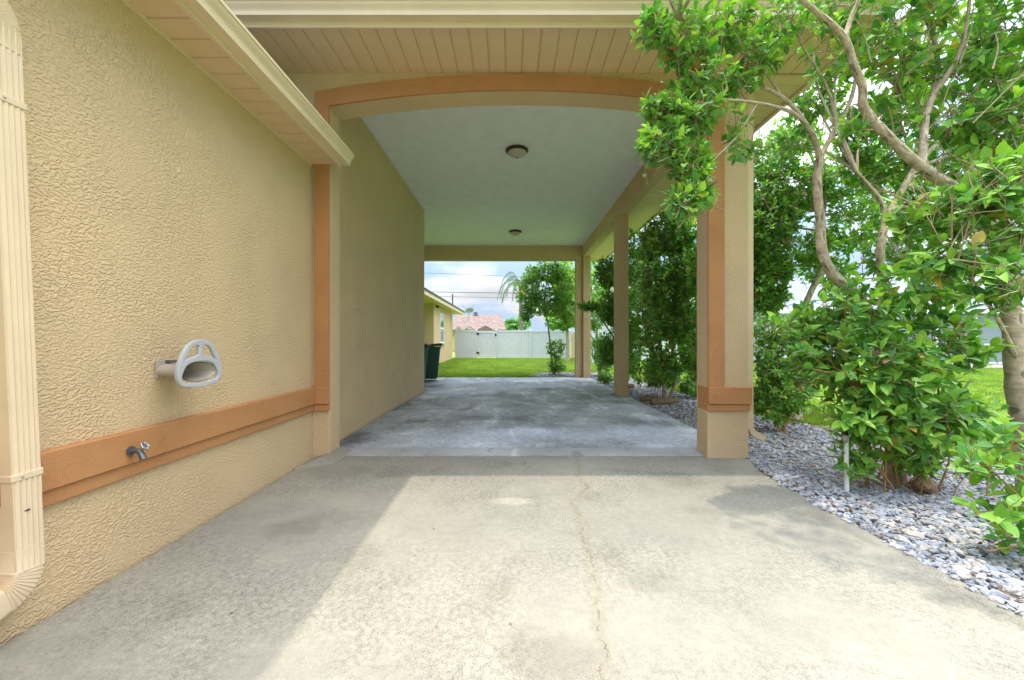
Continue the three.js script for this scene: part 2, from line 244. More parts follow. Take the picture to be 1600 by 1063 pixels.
{
  part('wall', box(-9, -2.03, -0.06, 3.0, -8, 4.218), M.stucco, house);
  const band = (x0, x1, y0, y1, d0, d1) => box(x0, x1, y0, y1, d0, d1, 0.006);
  part('trim_band', band(-2.034, -1.985, 0.553, 0.722, -8, 4.205), M.trim, house);
  part('trim_band', band(-2.034, -2.003, 0.482, 0.551, -8, 4.205), M.trim, house);
  // soffit boards, each a shallow pan with a raised lip on one edge
  const pan = prism(BOARD, 0.27); pan.rotateY(-Math.PI / 2); const panN = planar(pan);
  for (let d = 4.205 - SP, i = 0; d > -2.2; d -= SP, i++) copyAt('soffit_panel', panN, M.soffit, house, -1.745, 2.975, -d - SP);
  part('soffit_panel', box(-2.03, -1.745, 2.976, 2.99, -8, -2.2), M.soffit, house);
  part('soffit_backing', box(-2.03, -1.745, 2.992, 3.0, -8, 4.205), M.soffit, house);
  part('soffit_trim', box(-2.031, -2.012, 2.962, 2.976, -8, 4.2), M.gutter, house);
  part('fascia', box(-1.745, -1.728, 2.955, 3.09, -8, 4.21, 0.004), M.gutter, house);
  part('soffit_trim', box(-1.768, -1.745, 2.967, 2.975, -8, 4.21), M.gutter, house);
  const gg = prism(gutterProfile(), 12.2); gg.translate(-1.728, 2.978, -4.235); part('gutter', toCreasedNormals(planar(gg), 0.5), M.gutter, house);
  part('gutter_end_cap', (() => { const g = prism([[0, 0.112], [0, 0], [0.078, 0], [0.080, 0.022], [0.116, 0.086], [0.126, 0.104]], 0.003); g.translate(-1.728, 2.978, -4.238); return planar(g); })(), M.gutter, house);
  // wing roof
  const rg = prism([[-1.72, 3.07], [-1.69, 3.083], [-5.5, 4.55], [-9.4, 3.1], [-9.4, 3.0], [-5.5, 4.4]], 12.2); rg.translate(0, 0, -4.21); part('roof', planar(rg), M.shingleDark, house);
  // downspout on the wall near the camera
  const sec = []; const W2 = 0.05, H2 = 0.037;
  for (let i = 0; i < 40; i++) { const t = i / 39; sec.push([-W2 + 2 * W2 * t, H2 + 0.0035 * Math.cos(t * Math.PI * 2 * 5) * (t > 0.04 && t < 0.96 ? 1 : 0)]); }
  for (let i = 1; i < 9; i++) sec.push([W2, H2 - 2 * H2 * i / 9]);
  for (let i = 0; i < 9; i++) sec.push([W2 - 2 * W2 * i / 8, -H2]);
  for (let i = 1; i < 9; i++) sec.push([-W2, -H2 + 2 * H2 * i / 9]);
  const smoothSec = []; for (const [cx, cy, a0] of [[W2 - 0.012, H2 - 0.010, 0], [-W2 + 0.012, H2 - 0.010, 1], [-W2 + 0.012, -H2 + 0.010, 2], [W2 - 0.012, -H2 + 0.010, 3]]) for (let i = 0; i <= 3; i++) { const a = (a0 + i / 3) * Math.PI / 2; smoothSec.push([cx + 0.012 * Math.cos(a), cy + 0.010 * Math.sin(a)]); }
  const U = V(0, 0, 1), X1 = V(1, 0, 0), at = (y) => V(-1.988 + (2.4 - y) * 0.006, y, -1.604 - (2.4 - y) * 0.034);
  const fr = []; for (let i = 0; i <= 40; i++) { const y = 2.42 - i / 40 * 2.14; fr.push({ c: at(y), u: U, v: X1, k: 1 + (y < 0.66 && y > 0.60 ? 0.02 : 0) }); }
  const ds = part('downspout', sweep(sec, fr), M.downspout, house, 'cream ribbed downspout leaning on the near end of the wall');
  const lo = [], c0 = at(0.29);
  for (let i = 0; i <= 110; i++) { const ph = i / 110 * 1.3, R = 0.10; lo.push({ c: V(c0.x, c0.y - R * Math.sin(ph), c0.z + R * (1 - Math.cos(ph))), u: V(0, Math.sin(ph), Math.cos(ph)), v: X1, k: 1.03 + 0.075 * ((i % 10) / 9) }); }
  const last = lo[lo.length - 1]; lo.push({ c: last.c.clone().add(V(0, -Math.cos(1.3) * 0.09, Math.sin(1.3) * 0.09)), u: last.u, v: X1, k: 1.05 });
  lo.unshift({ c: at(0.37), u: U, v: X1, k: 1.035 });
  part('elbow', sweep(smoothSec, lo), M.downspout, ds);
  const hi = [], c1 = at(2.40);
  for (let i = 0; i <= 80; i++) { const ph = i / 80 * 0.95, R = 0.11; hi.push({ c: V(c1.x, c1.y + R * Math.sin(ph), c1.z + R * (1 - Math.cos(ph))), u: V(0, -Math.sin(ph), Math.cos(ph)), v: X1, k: 1.03 + 0.075 * ((i % 10) / 9) }); }
  const hl = hi[hi.length - 1]; hi.unshift({ c: at(2.33), u: U, v: X1, k: 1.04 }); hi.push({ c: V(-1.72, 2.86, c1.z + 0.42), u: hl.u, v: X1, k: 1.0 }, { c: V(-1.69, 2.98, c1.z + 0.46), u: U, v: X1, k: 1.0 });
  part('elbow', sweep(smoothSec, hi), M.downspout, ds);
  for (const y of [2.13, 0.66]) { const c = at(y); const s = new RoundedBoxGeometry(0.085, 0.028, 0.112, 2, 0.004); s.rotateX(0.03); s.translate(c.x, c.y, c.z); part('strap', s, M.downspout, ds); const b = new THREE.SphereGeometry(0.005, 8, 6); b.translate(c.x + 0.043, c.y, c.z + 0.02); part('screw', b, M.steel, ds); }
  const hole = new THREE.SphereGeometry(0.011, 10, 6); hole.scale(0.25, 0.35, 1); const hc = at(0.52); hole.translate(hc.x + 0.039, hc.y, hc.z + 0.005); part('hole', hole, M.dark, ds);
  // main block behind the wing: its right side is the inner wall of the carport
  part('carport_side_wall', box(-10, -2.05, -0.06, 4.3, 4.475, 9.73, 0.01), M.stucco, house);
}

// hose hanger and tap on the wall
{
  const h = thing('hose_hanger', 'grey plastic hose hanger with rounded triangular rim on the tan wall', 'hose hanger', [-2.03, 1.04, -2.42]);
  const tri = (k, oy = 0) => { const s = new THREE.Shape(); s.moveTo(-0.135 * k, (-0.115 + oy) * k); s.quadraticCurveTo(0, (-0.15 + oy) * k, 0.135 * k, (-0.115 + oy) * k); s.bezierCurveTo(0.195 * k, (-0.085 + oy) * k, 0.165 * k, (0.03 + oy) * k, 0.10 * k, (0.10 + oy) * k); s.bezierCurveTo(0.05 * k, (0.148 + oy) * k, -0.05 * k, (0.148 + oy) * k, -0.10 * k, (0.10 + oy) * k); s.bezierCurveTo(-0.165 * k, (0.03 + oy) * k, -0.195 * k, (-0.085 + oy) * k, -0.135 * k, (-0.115 + oy) * k); return s; };
  const f = tri(1);
  const low = new THREE.Path(); low.moveTo(-0.134, -0.100); low.quadraticCurveTo(0, -0.132, 0.134, -0.100); low.bezierCurveTo(0.160, -0.075, 0.138, -0.035, 0.112, -0.006); low.bezierCurveTo(0.06, 0.030, -0.06, 0.030, -0.112, -0.006); low.bezierCurveTo(-0.138, -0.035, -0.160, -0.075, -0.134, -0.100);
  const op = (m) => { const q = new THREE.Path(); q.moveTo(0.010 * m, 0.050); q.lineTo(0.008 * m, 0.106); q.bezierCurveTo(0.035 * m, 0.120, 0.065 * m, 0.110, 0.086 * m, 0.090); q.lineTo(0.134 * m, 0.014); q.bezierCurveTo(0.095 * m, 0.030, 0.05 * m, 0.036, 0.010 * m, 0.050); return q; };
  f.holes.push(low, op(1), op(-1));
  const fg = new THREE.ExtrudeGeometry(f, { depth: 0.012, bevelEnabled: true, bevelSize: 0.005, bevelThickness: 0.005, bevelSegments: 2, curveSegments: 16 });
  fg.rotateY(Math.PI / 2); fg.translate(-1.835, 1.062, -2.435); part('rim', fg, M.greyPlastic, h);
  // arched saddle from the wall to the rim
  const rows = 14, cols = 18, pos = [], idx = [], uv = [];
  for (const off of [0, 0.006]) for (let i = 0; i <= rows; i++) for (let j = 0; j <= cols; j++) {
    const t = i / rows, a = Math.PI * 2 * j / cols, w = 0.075 + 0.058 * t * t + 0.0015 * Math.sin(t * 40) - off, hh = 0.045 + 0.022 * t * t - off;
    pos.push(-2.03 + 0.20 * t, 1.018 - 0.01 * t + Math.sin(a) * hh * (Math.sin(a) > 0 ? 1.0 : 0.75), -2.435 - Math.cos(a) * w); uv.push(t * 0.2, j / cols * 0.3);
  }
  for (const s of [0, (rows + 1) * (cols + 1)]) for (let i = 0; i < rows; i++) for (let j = 0; j < cols; j++) { const a = s + i * (cols + 1) + j, b = a + 1, c = a + cols + 1, d = c + 1; idx.push(a, c, b, b, c, d); }
  const sg = new THREE.BufferGeometry(); sg.setAttribute('position', new THREE.Float32BufferAttribute(pos, 3)); sg.setAttribute('uv', new THREE.Float32BufferAttribute(uv, 2)); sg.setIndex(idx); sg.computeVertexNormals();
  part('saddle', sg, M.beigePlastic, h);
  part('mounting_plate', box(-2.03, -2.018, 0.985, 1.085, 2.36, 2.51, 0.004), M.beigePlastic, h);
  part('clip', box(-2.02, -1.93, 1.07, 1.083, 2.42, 2.45, 0.003), M.iron, h);
  const t = thing('garden_tap', 'small dark metal garden tap on the orange wall band', 'tap', [-1.985, 0.62, -2.16]);
  const cyl = (r0, r1, l, x, y, z, ax) => { const g = new THREE.CylinderGeometry(r0, r1, l, 14); if (ax === 'x') g.rotateZ(Math.PI / 2); g.translate(x, y, z); return g; };
  part('flange', cyl(0.028, 0.032, 0.012, -1.979, 0.625, -2.16, 'x'), M.iron, t);
  part('body', merge([cyl(0.014, 0.016, 0.07, -1.945, 0.625, -2.16, 'x'), new THREE.SphereGeometry(0.021, 12, 10).translate(-1.92, 0.622, -2.16)]), M.iron, t);
  const sp = cyl(0.017, 0.021, 0.05, 0, 0, 0); sp.rotateZ(0.45); sp.translate(-1.905, 0.594, -2.16); part('spout', sp, M.iron, t);
  const stem = cyl(0.007, 0.007, 0.05, 0, 0, 0); stem.rotateZ(-0.8); stem.translate(-1.902, 0.641, -2.16); part('stem', stem, M.steel, t);
  const wheel = []; const wr = new THREE.TorusGeometry(0.022, 0.006, 6, 18); wheel.push(wr); for (let k = 0; k < 5; k++) { const b = new THREE.SphereGeometry(0.009, 8, 6); b.translate(0.024 * Math.cos(k * 1.2566), 0.024 * Math.sin(k * 1.2566), 0); wheel.push(b); const s = new THREE.BoxGeometry(0.022, 0.006, 0.005); s.translate(0.011, 0, 0); s.rotateZ(k * 1.2566); wheel.push(s); }
  const wg = merge(wheel); wg.rotateX(-Math.PI / 2); wg.rotateZ(-0.8); wg.translate(-1.884, 0.659, -2.16); part('handle', wg, M.steel, t); t.scale.setScalar(0.78);
}

// ---------------------------------------------------------------- carport
const carport = thing('carport', 'tall tan stucco carport with arched front, orange trim and white ceiling', 'carport', [0.2, 0, -8.7]);
{
  const S = M.stucco, T = M.trim;
  // arched front wall
  const archY = (x, spring, crown) => { const c = 0.067, hs = 1.918, rise = crown - spring, R = (hs * hs + rise * rise) / (2 * rise), dx = x - c; return crown - R + Math.sqrt(Math.max(0, R * R - dx * dx)); };
  const up = []; for (let i = 0; i <= 32; i++) { const x = -1.851 + 3.836 * i / 32; up.push([x, archY(x, 3.566, 3.725)]); }
  const wall = prism([[-4.2, 2.85], [-2.06, 2.85], [-2.06, 3.566], ...up, [2.405, 3.566], [2.405, 4.25], [-4.2, 4.25]], 0.25); wall.translate(0, 0, -4.475); part('arch_wall', planar(wall), S, carport);
  part('front_column', box(1.985, 2.405, -0.05, 3.566, 4.225, 4.475, 0.012), S, carport, 'wide front column with orange trim at its base');
  part('pier', box(-2.06, -1.851, -0.05, 3.566, 4.225, 4.475, 0.012), S, carport);
  // orange arch trim standing proud of the wall
  const out = []; for (let i = 0; i <= 32; i++) { const x = 2.148 - 4.143 * i / 32; out.push([x, Math.min(3.89, archY(x, 3.566, 3.725) + 0.163 + 0.004 * Math.abs(x))]); }
  const trim = prism([[-1.851, 0.722], ...up.map(([x, y]) => [clamp(x, -1.851, 1.985), y + 0.002]), [1.985, 0.722], [2.148, 0.722], [2.148, 3.69], ...out, [-1.995, 3.69], [-1.995, 0.722]], 0.026); trim.translate(0, 0, -4.2255); part('arch_trim', planar(trim), T, carport);
  part('base_trim', box(1.982, 2.421, 0.553, 0.722, 4.185, 4.44, 0.006), T, carport); part('base_trim', box(1.982, 2.413, 0.482, 0.551, 4.2, 4.44, 0.006), T, carport);
  part('base_trim', box(-1.985, -1.848, 0.553, 0.722, 4.185, 4.226, 0.006), T, carport); part('base_trim', box(-2.003, -1.848, 0.482, 0.551, 4.2, 4.226, 0.006), T, carport);
  part('middle_column', box(2.262, 2.478, -0.05, 3.862, 8.83, 9.25, 0.012), S, carport); 
  part('rear_column', merge([box(2.04, 2.272, -0.05, 3.762, 13.33, 13.53, 0.01), box(2.272, 2.51, -0.05, 3.86, 13.25, 13.55, 0.01)]), S, carport);
  part('rear_column', box(-3.5, -3.27, -0.05, 3.76, 13.3, 13.53, 0.01), S, carport);
  part('side_beam', box(2.262, 2.47, 3.86, 4.3, 4.476, 13.55, 0.01), S, carport);
  part('rear_beam', box(-3.5, 2.2615, 3.76, 4.3, 13.31, 13.53, 0.01), S, carport);
  part('left_beam', box(-3.5, -3.3, 3.76, 4.3, 9.73, 13.309, 0.01), S, carport);
  part('ceiling', merge([box(-2.05, 2.262, 4.225, 4.26, 4.476, 13.309), box(-3.3, -2.0501, 4.225, 4.26, 9.731, 13.309)]), M.ceiling, carport);
  // soffit boards of the front eave
  const pan = prism(BOARD, 0.62); pan.translate(0, 0, -0.62); const panN = planar(pan);
  for (let i = 0; i < 39; i++) copyAt('soffit_panel', panN, M.soffit, carport, -3.1 + i * SP, 3.91, -3.605);
  const panS = prism(BOARD, 0.63); panS.rotateY(-Math.PI / 2); const panSN = planar(panS);
  for (let i = 0; i < 60; i++) copyAt('soffit_panel', panSN, M.soffit, carport, 3.105, 3.91, -4.25 - (i + 1) * SP);
  part('soffit_panel', box(-10, -3.1, 3.91, 3.922, 3.605, 4.225), M.soffit, carport);
  part('soffit_backing', merge([box(-10, 3.105, 3.923, 3.93, 3.605, 4.225), box(2.471, 3.105, 3.923, 3.93, 4.25, 14.2)]), M.soffit, carport);
  part('soffit_panel', box(-10, 3.105, 3.91, 3.922, 13.95, 14.2), M.soffit, carport);
  part('soffit_trim', box(-3.1, 3.1, 3.897, 3.91, 3.588, 3.61, 0.003), M.gutter, carport);
  part('fascia', box(-10, 3.125, 3.885, 4.06, 3.570, 3.588, 0.004), M.gutter, carport); part('fascia', box(3.107, 3.125, 3.885, 4.06, 3.5885, 14.2, 0.004), M.gutter, carport); part('fascia', box(-10, 3.125, 3.885, 4.06, 14.201, 14.22, 0.004), M.gutter, carport);
  const g1 = prism(gutterProfile(), 13.2); g1.rotateY(-Math.PI / 2); g1.translate(3.20, 3.932, -3.570); part('gutter', toCreasedNormals(planar(g1), 0.5), M.gutter, carport);
  const g2 = prism(gutterProfile(), 10.7); g2.translate(3.125, 3.932, -14.25); part('gutter', toCreasedNormals(planar(g2), 0.5), M.gutter, carport);
  // hip roof as two close sheets
  const hip = (dy) => { const a = V(-10, 4.06 + dy, -3.53), b = V(3.16, 4.06 + dy, -3.53), c = V(3.16, 4.06 + dy, -14.24), d = V(-10, 4.06 + dy, -14.24), e = V(-4.6, 5.95 + dy, -8.9), f = V(-2.2, 5.95 + dy, -8.9); const t = [a, b, f, a, f, e, b, c, f, c, d, e, c, e, f, d, a, e]; const g = new THREE.BufferGeometry(); g.setAttribute('position', new THREE.Float32BufferAttribute(t.flatMap((p) => [p.x, p.y, p.z]), 3)); g.setAttribute('normal', new THREE.Float32BufferAttribute(new Float32Array(t.length * 3), 3)); g.computeVertexNormals(); return planar(g); };
  part('roof', merge([hip(0.05), hip(0)]), M.shingleDark, carport);
  // downspout on the outer side of the front column
  const sec = [[-0.04, -0.028], [0.04, -0.028], [0.04, 0.028], [-0.04, 0.028]], Uz = V(0, 0, 1), fr = [{ c: V(2.451, 3.88, -4.31), u: Uz, v: V(1, 0, 0) }, { c: V(2.451, 0.33, -4.31), u: Uz, v: V(1, 0, 0) }];
  const ds = part('downspout', sweep(sec, fr), M.downspout, carport, 'narrow downspout beside the front column');
  const el = []; for (let i = 0; i <= 36; i++) { const ph = i / 36 * 1.15, R = 0.12; el.push({ c: V(2.451 + R * (1 - Math.cos(ph)), 0.33 - R * Math.sin(ph), -4.31), u: Uz, v: V(Math.cos(ph), Math.sin(ph), 0), k: 1.05 + 0.03 * Math.cos(i / 36 * Math.PI * 14) }); }
  const l = el[36]; el.push({ c: l.c.clone().add(V(0.09 * Math.sin(1.15), -0.09 * Math.cos(1.15), 0)), u: Uz, v: l.v, k: 1.05 }); part('elbow', sweep(sec, el), M.downspout, ds);
}
// two flush ceiling lights
[[0.08, 6.6, 'bronze ceiling light with frosted dome nearest the carport arch'], [0.09, 11.55, 'bronze ceiling light with frosted dome near the far end of the carport']].forEach(([x, d, label]) => {
  const t = thing('ceiling_light', label, 'light', [x, 4.225, -d], 'carport ceiling lights');
  const L = (pts) => { const g = new THREE.LatheGeometry(pts.map(([a, b]) => new THREE.Vector2(a, b)), 36); g.translate(x, 4.225, -d); return g; };
  part('rim', L([[0.0, -0.001], [0.165, -0.001], [0.178, -0.012], [0.178, -0.028], [0.168, -0.042], [0.148, -0.05], [0.14, -0.046]]), M.bronze, t);
  part('glass_dome', L([[0.15, -0.046], [0.142, -0.068], [0.118, -0.096], [0.08, -0.116], [0.04, -0.126], [0.0, -0.129]]), M.frosted, t);
  part('finial', L([[0.0, -0.126], [0.012, -0.128], [0.012, -0.134], [0.006, -0.142], [0.0, -0.146]]), M.bronze, t);
});

// ---------------------------------------------------------------- wheeled bins
function bin(x, z, turn, label, lidMat) {
  const t = thing('wheeled_bin', label, 'bin', [x, 0.012, z], 'green wheeled bins beside the carport wall'); t.rotation.y = turn; const o = origin.get(t); o.set(0, 0, 0);
  const body = new RoundedBoxGeometry(0.56, 0.93, 0.62, 3, 0.04), p = body.attributes.position;
  for (let i = 0; i < p.count; i++) { const k = 0.76 + 0.24 * (p.getY(i) + 0.465) / 0.93; p.setX(i, p.getX(i) * k); p.setZ(i, p.getZ(i) * (0.72 + 0.28 * (p.getY(i) + 0.465) / 0.93)); } body.computeVertexNormals(); body.translate(0, 0.51, 0); part('body', body, M.binGreen, t);
  part('collar', new RoundedBoxGeometry(0.60, 0.05, 0.66, 2, 0.015).translate(0, 0.965, 0), M.binGreen, t);
  const lid = new RoundedBoxGeometry(0.62, 0.08, 0.72, 3, 0.03); lid.rotateX(-0.06); lid.translate(0, 1.035, 0.01); part('lid', lid, lidMat, t);
  part('handle', tube([[-0.24, 0.95, -0.33], [-0.23, 0.99, -0.41], [0.23, 0.99, -0.41], [0.24, 0.95, -0.33]], 0.016, 20, 8), M.binLight, t);
  part('rib', new RoundedBoxGeometry(0.10, 0.55, 0.05, 2, 0.02).rotateX(0.10).translate(0.14, 0.6, -0.27), M.binLight, t); part('rib', new RoundedBoxGeometry(0.10, 0.55, 0.05, 2, 0.02).rotateX(0.10).translate(-0.14, 0.6, -0.27), M.binLight, t);
  for (const s of [-1, 1]) { const w = new THREE.CylinderGeometry(0.125, 0.125, 0.06, 20); w.rotateZ(Math.PI / 2); w.translate(s * 0.25, 0.125, -0.26); part('wheel', w, M.rubber, t); }
}
bin(-2.44, -12.35, 1.72, 'dark green wheeled bin with green lid, right of the pair', M.binGreen);
bin(-2.68, -11.65, 1.6, 'dark green wheeled bin with red-brown lid, partly behind the carport wall', M.binLid);

// ---------------------------------------------------------------- white fence at the end of the lawn
{
  const Z = 27.7, f = thing('vinyl_fence', 'white vinyl privacy fence along the end of the lawn', 'fence', [0.2, 0, -Z]);
  const posts = [-3.72, -2.36, -1.05, 1.24, 3.85], bays = [[-3.66, -2.42], [-0.99, 1.18], [1.30, 3.79]];
  for (const x of posts) { const m = part('post', box(x - 0.065, x + 0.065, -0.05, 1.86, Z - 0.065, Z + 0.065, 0.01), M.vinyl, f); part('cap', new THREE.ConeGeometry(0.10, 0.06, 4).rotateY(Math.PI / 4).translate(x, 1.89, -Z), M.vinyl, m); }
  for (const [a, b] of bays) {
    const n = Math.round((b - a) / 0.18); for (let i = 0; i < n; i++) part('board', box(a + (b - a) * i / n + 0.003, a + (b - a) * (i + 1) / n - 0.003, 0.1, 1.74, Z - 0.012, Z + 0.012), M.vinyl, f);
    part('rail', box(a, b, 1.72, 1.84, Z - 0.03, Z + 0.03, 0.008), M.vinyl, f); part('rail', box(a, b, 0.03, 0.15, Z - 0.03, Z + 0.03, 0.008), M.vinyl, f);
  }
  const g = thing('fence_gate', 'white vinyl gate with black hinges in the white fence', 'gate', [-1.7, 0, -Z]);
  for (let i = 0; i < 6; i++) part('board', box(-2.24 + i * 0.18, -2.066 + i * 0.18, 0.12, 1.70, Z - 0.012, Z + 0.012), M.vinyl, g);
  for (const [a, b, c, d] of [[-2.27, -1.14, 1.66, 1.8], [-2.27, -1.14, 0.06, 0.2], [-2.27, -2.15, 0.2, 1.66], [-1.26, -1.14, 0.2, 1.66]]) part('gate_frame', box(a, b, c, d, Z - 0.035, Z + 0.035, 0.008), M.vinyl, g);
  for (const y of [0.28, 1.55]) part('hinge', box(-2.36, -2.18, y, y + 0.13, Z - 0.085, Z - 0.066), M.dark, g); part('latch', box(-1.13, -1.03, 1.45, 1.62, Z - 0.085, Z - 0.066), M.dark, g);
  const w = thing('wooden_fence', 'short stretch of tan wooden fence right of the white fence', 'fence', [5, 0, -Z]);
  for (let i = 0; i < 16; i++) part('board', box(3.95 + i * 0.15, 4.09 + i * 0.15, 0, 1.7 + 0.02 * Math.sin(i * 3), Z, Z + 0.02), M.farWall, w);
  part('rail', box(3.95, 6.35, 1.3, 1.4, Z + 0.021, Z + 0.06), M.farWall, w);
}
// ---------------------------------------------------------------- rear wing seen past the carport
{
  const b = thing('rear_house', 'beige stucco rear house wing with one window beyond the bins', 'house', [-5, 0, -22]);
  part('wall', box(-9, -3.78, -0.05, 2.98, 20.1, 25.6), M.farWall, b); part('wall', box(-9, -4.15, -0.05, 2.98, 25.601, 29), M.farWall, b);
  part('soffit', box(-9, -3.36, 2.98, 3.0, 15.8, 29.2), M.soffit, b); part('fascia', box(-3.36, -3.33, 2.95, 3.12, 15.8, 29.2), M.gutter, b); part('fascia', box(-9, -3.33, 2.95, 3.12, 15.76, 15.8), M.gutter, b);
  const rg = prism([[-3.28, 3.12], [-3.28, 3.18], [-6.5, 4.6], [-9.5, 3.2], [-9.5, 3.1]], 13.5); rg.translate(0, 0, -29.3); part('roof', planar(rg), M.shingleDark, b);
  part('wall', box(-9, -8.8, -0.05, 2.98, 15.9, 20.099), M.farWall, b);
  const w = part('window', merge([box(-3.79, -3.755, 1.05, 2.62, 21.75, 21.81), box(-3.79, -3.755, 1.05, 2.62, 22.95, 23.01), box(-3.79, -3.755, 2.56, 2.62, 21.811, 22.949), box(-3.79, -3.755, 1.05, 1.11, 21.811, 22.949), box(-3.79, -3.75, 1.80, 1.86, 21.811, 22.949)]), M.white, b);
  part('pane', box(-3.785, -3.77, 1.86, 2.56, 21.81, 22.95), M.pane, w); part('pane', box(-3.785, -3.77, 1.11, 1.80, 21.81, 22.95), M.pane, w); part('sill', box(-3.79, -3.68, 0.97, 1.05, 21.6, 23.15), M.farWall, w);
  part('meter_box', box(-3.78 - 0.36, -3.95, 1.3, 1.75, 25.7, 26.0, 0.02), M.greyPlastic, b); part('conduit', tube([[-4.05, 1.3, -25.8], [-4.05, 0.6, -25.8], [-4.08, 0, -25.8]], 0.03), M.greyPlastic, b); part('meter_box', box(-4.12, -3.98, 0.85, 1.1, 25.65, 25.85, 0.02), M.iron, b);
  part('floodlight', merge([new THREE.SphereGeometry(0.06, 10, 8).translate(-3.70, 2.86, -20.5), new THREE.SphereGeometry(0.06, 10, 8).translate(-3.70, 2.86, -20.8)]), M.dark, b);
  const d = thing('satellite_dish', 'grey satellite dish on a curved arm at the rear house eave', 'satellite dish', [-3.33, 2.9, -28.6]);
  part('mast', tube([[-3.4, 2.5, -28.4], [-3.15, 2.45, -28.6], [-2.98, 2.72, -28.7], [-2.98, 3.2, -28.7]], 0.03), M.greyPlastic, d);
  const dg = new THREE.SphereGeometry(0.5, 20, 10, 0, Math.PI * 2, 0, 0.62); dg.scale(1, 0.7, 1); dg.translate(0, -0.35, 0); dg.rotateX(-0.55); dg.rotateZ(0.25); dg.translate(-2.95, 3.30, -28.75); part('reflector', dg, M.greyPlastic, d);
  part('feed_arm', tube([[-2.98, 3.1, -28.6], [-3.3, 3.5, -28.3], [-3.4, 3.62, -28.2]], 0.02), M.greyPlastic, d); part('feed_arm', tube([[-2.98, 3.1, -28.6], [-2.75, 3.38, -28.3], [-2.62, 3.55, -28.2]], 0.015), M.greyPlastic, d);
  const an = thing('antenna_pole', 'thin antenna pole rising above the rear house roof', 'antenna', [-4.0, 3.3, -28]); part('pole', tube([[-4.0, 3.2, -28], [-4.0, 3.7, -28], [-4.0, 4.3, -28]], 0.05), M.iron, an); part('brace', tube([[-4.0, 4.0, -28], [-4.4, 3.8, -28], [-4.8, 3.62, -28]], 0.02), M.greyPlastic, an);
  const h = thing('far_house', 'distant house with pink shingle roof above the white fence', 'house', [-3, 0, -44]);
  part('wall', box(-6.5, -0.9, 0, 2.3, 42.5, 50), M.farWall, h); 
  const r1 = new THREE.BufferGeometry(), q = [[-7, 2.25, -42], [-0.6, 2.25, -42], [-1.15, 4.0, -46], [-6, 4.0, -46], [-0.6, 2.25, -50], [-7, 2.25, -50]], tr = [0, 1, 2, 0, 2, 3, 1, 4, 2, 4, 5, 3, 4, 3, 2, 5, 0, 3, 0, 5, 4, 0, 4, 1];
  r1.setAttribute('position', new THREE.Float32BufferAttribute(tr.flatMap((i) => q[i]), 3)); r1.computeVertexNormals(); part('roof', planar(r1), M.shinglePink, h);
  const gb = prism([[-3.9, 1.9], [-1.4, 1.9], [-1.4, 2.0], [-2.65, 2.65], [-3.9, 2.0]], 1.2); gb.translate(0, 0, -42.4); part('porch_gable', planar(gb), M.shinglePink, h);
  part('chimney', box(-4.2, -3.8, 3.6, 4.25, 45.6, 46), M.shinglePink, h);
}
// overhead wires
[[7.62, 7.3, 'thin overhead wire, uppermost of the three'], [5.82, 5.72, 'thick overhead wire, middle of the three'], [5.4, 5.25, 'thin overhead wire, lowest of the three']].forEach(([a, b, label], i) => {
  const t = tube([[-26, a + 0.6, -40], [-8, a + 0.02, -40], [2, b, -40], [14, b + 0.1, -40], [30, b + 0.8, -40]], i === 1 ? 0.032 : 0.018, 40, 6); const m = new THREE.Mesh(t, M.wire); m.name = numbered('power_line'); m.userData = { label, category: 'wire', group: 'overhead wires' }; scene.add(m);
});
// ---------------------------------------------------------------- neighbour on the right
{
  const n = thing('neighbour_house', 'pale blue neighbour house with screened porch behind the shrubs', 'house', [20, 0, -24]);
  part('wall', box(13, 36, -0.05, 2.7, 20.7, 30), M.paleWall, n);
  const q = [[12.5, 2.7, -20.3], [37, 2.7, -20.3], [33, 5.2, -25.5], [18, 5.2, -25.5], [37, 2.7, -31], [12.5, 2.7, -31]], tr = [0, 1, 2, 0, 2, 3, 1, 4, 2, 4, 5, 3, 4, 3, 2, 5, 0, 3, 0, 5, 4, 0, 4, 1];
  const r1 = new THREE.BufferGeometry(); r1.setAttribute('position', new THREE.Float32BufferAttribute(tr.flatMap((i) => q[i]), 3)); r1.computeVertexNormals(); part('roof', planar(r1), M.shingleBlue, n);
  part('fascia', box(12.5, 37, 2.5, 2.72, 20.2, 20.3), M.white, n);
  for (let i = 0; i < 8; i++) { const x = 17 + i * 1.9; part('porch_post', box(x, x + 0.14, 0, 2.5, 20.4, 20.54), M.white, n); const s = part('porch_screen', box(x + 0.14, x + 1.9, 0.05, 2.45, 20.6, 20.63), M.screen, n); part('rail', box(x + 0.14, x + 1.9, 0.92, 1.02, 20.45, 20.53), M.white, s); part('rail', box(x + 0.14, x + 1.9, 0.02, 0.12, 20.45, 20.53), M.white, s); }
  structure('patio', box(14, 36, -0.1, 0.02, 17.8, 20.35), M.drive, 'pale patio strip before the neighbour house');
  const f = thing('neighbour_fence', 'white vinyl fence beside the neighbour house behind the shrubs', 'fence', [9, 0, -21]);
  for (let i = 0; i < 5; i++) { const x = 4.2 + i * 2.2; part('post', box(x, x + 0.13, 0, 1.9, 21.8, 21.93), M.vinyl, f); part('panel', box(x + 0.13, x + 2.2, 0.05, 1.8, 21.85, 21.88), M.vinyl, f); part('rail', box(x + 0.13, x + 2.2, 1.8, 1.9, 21.83, 21.9), M.vinyl, f); }
}

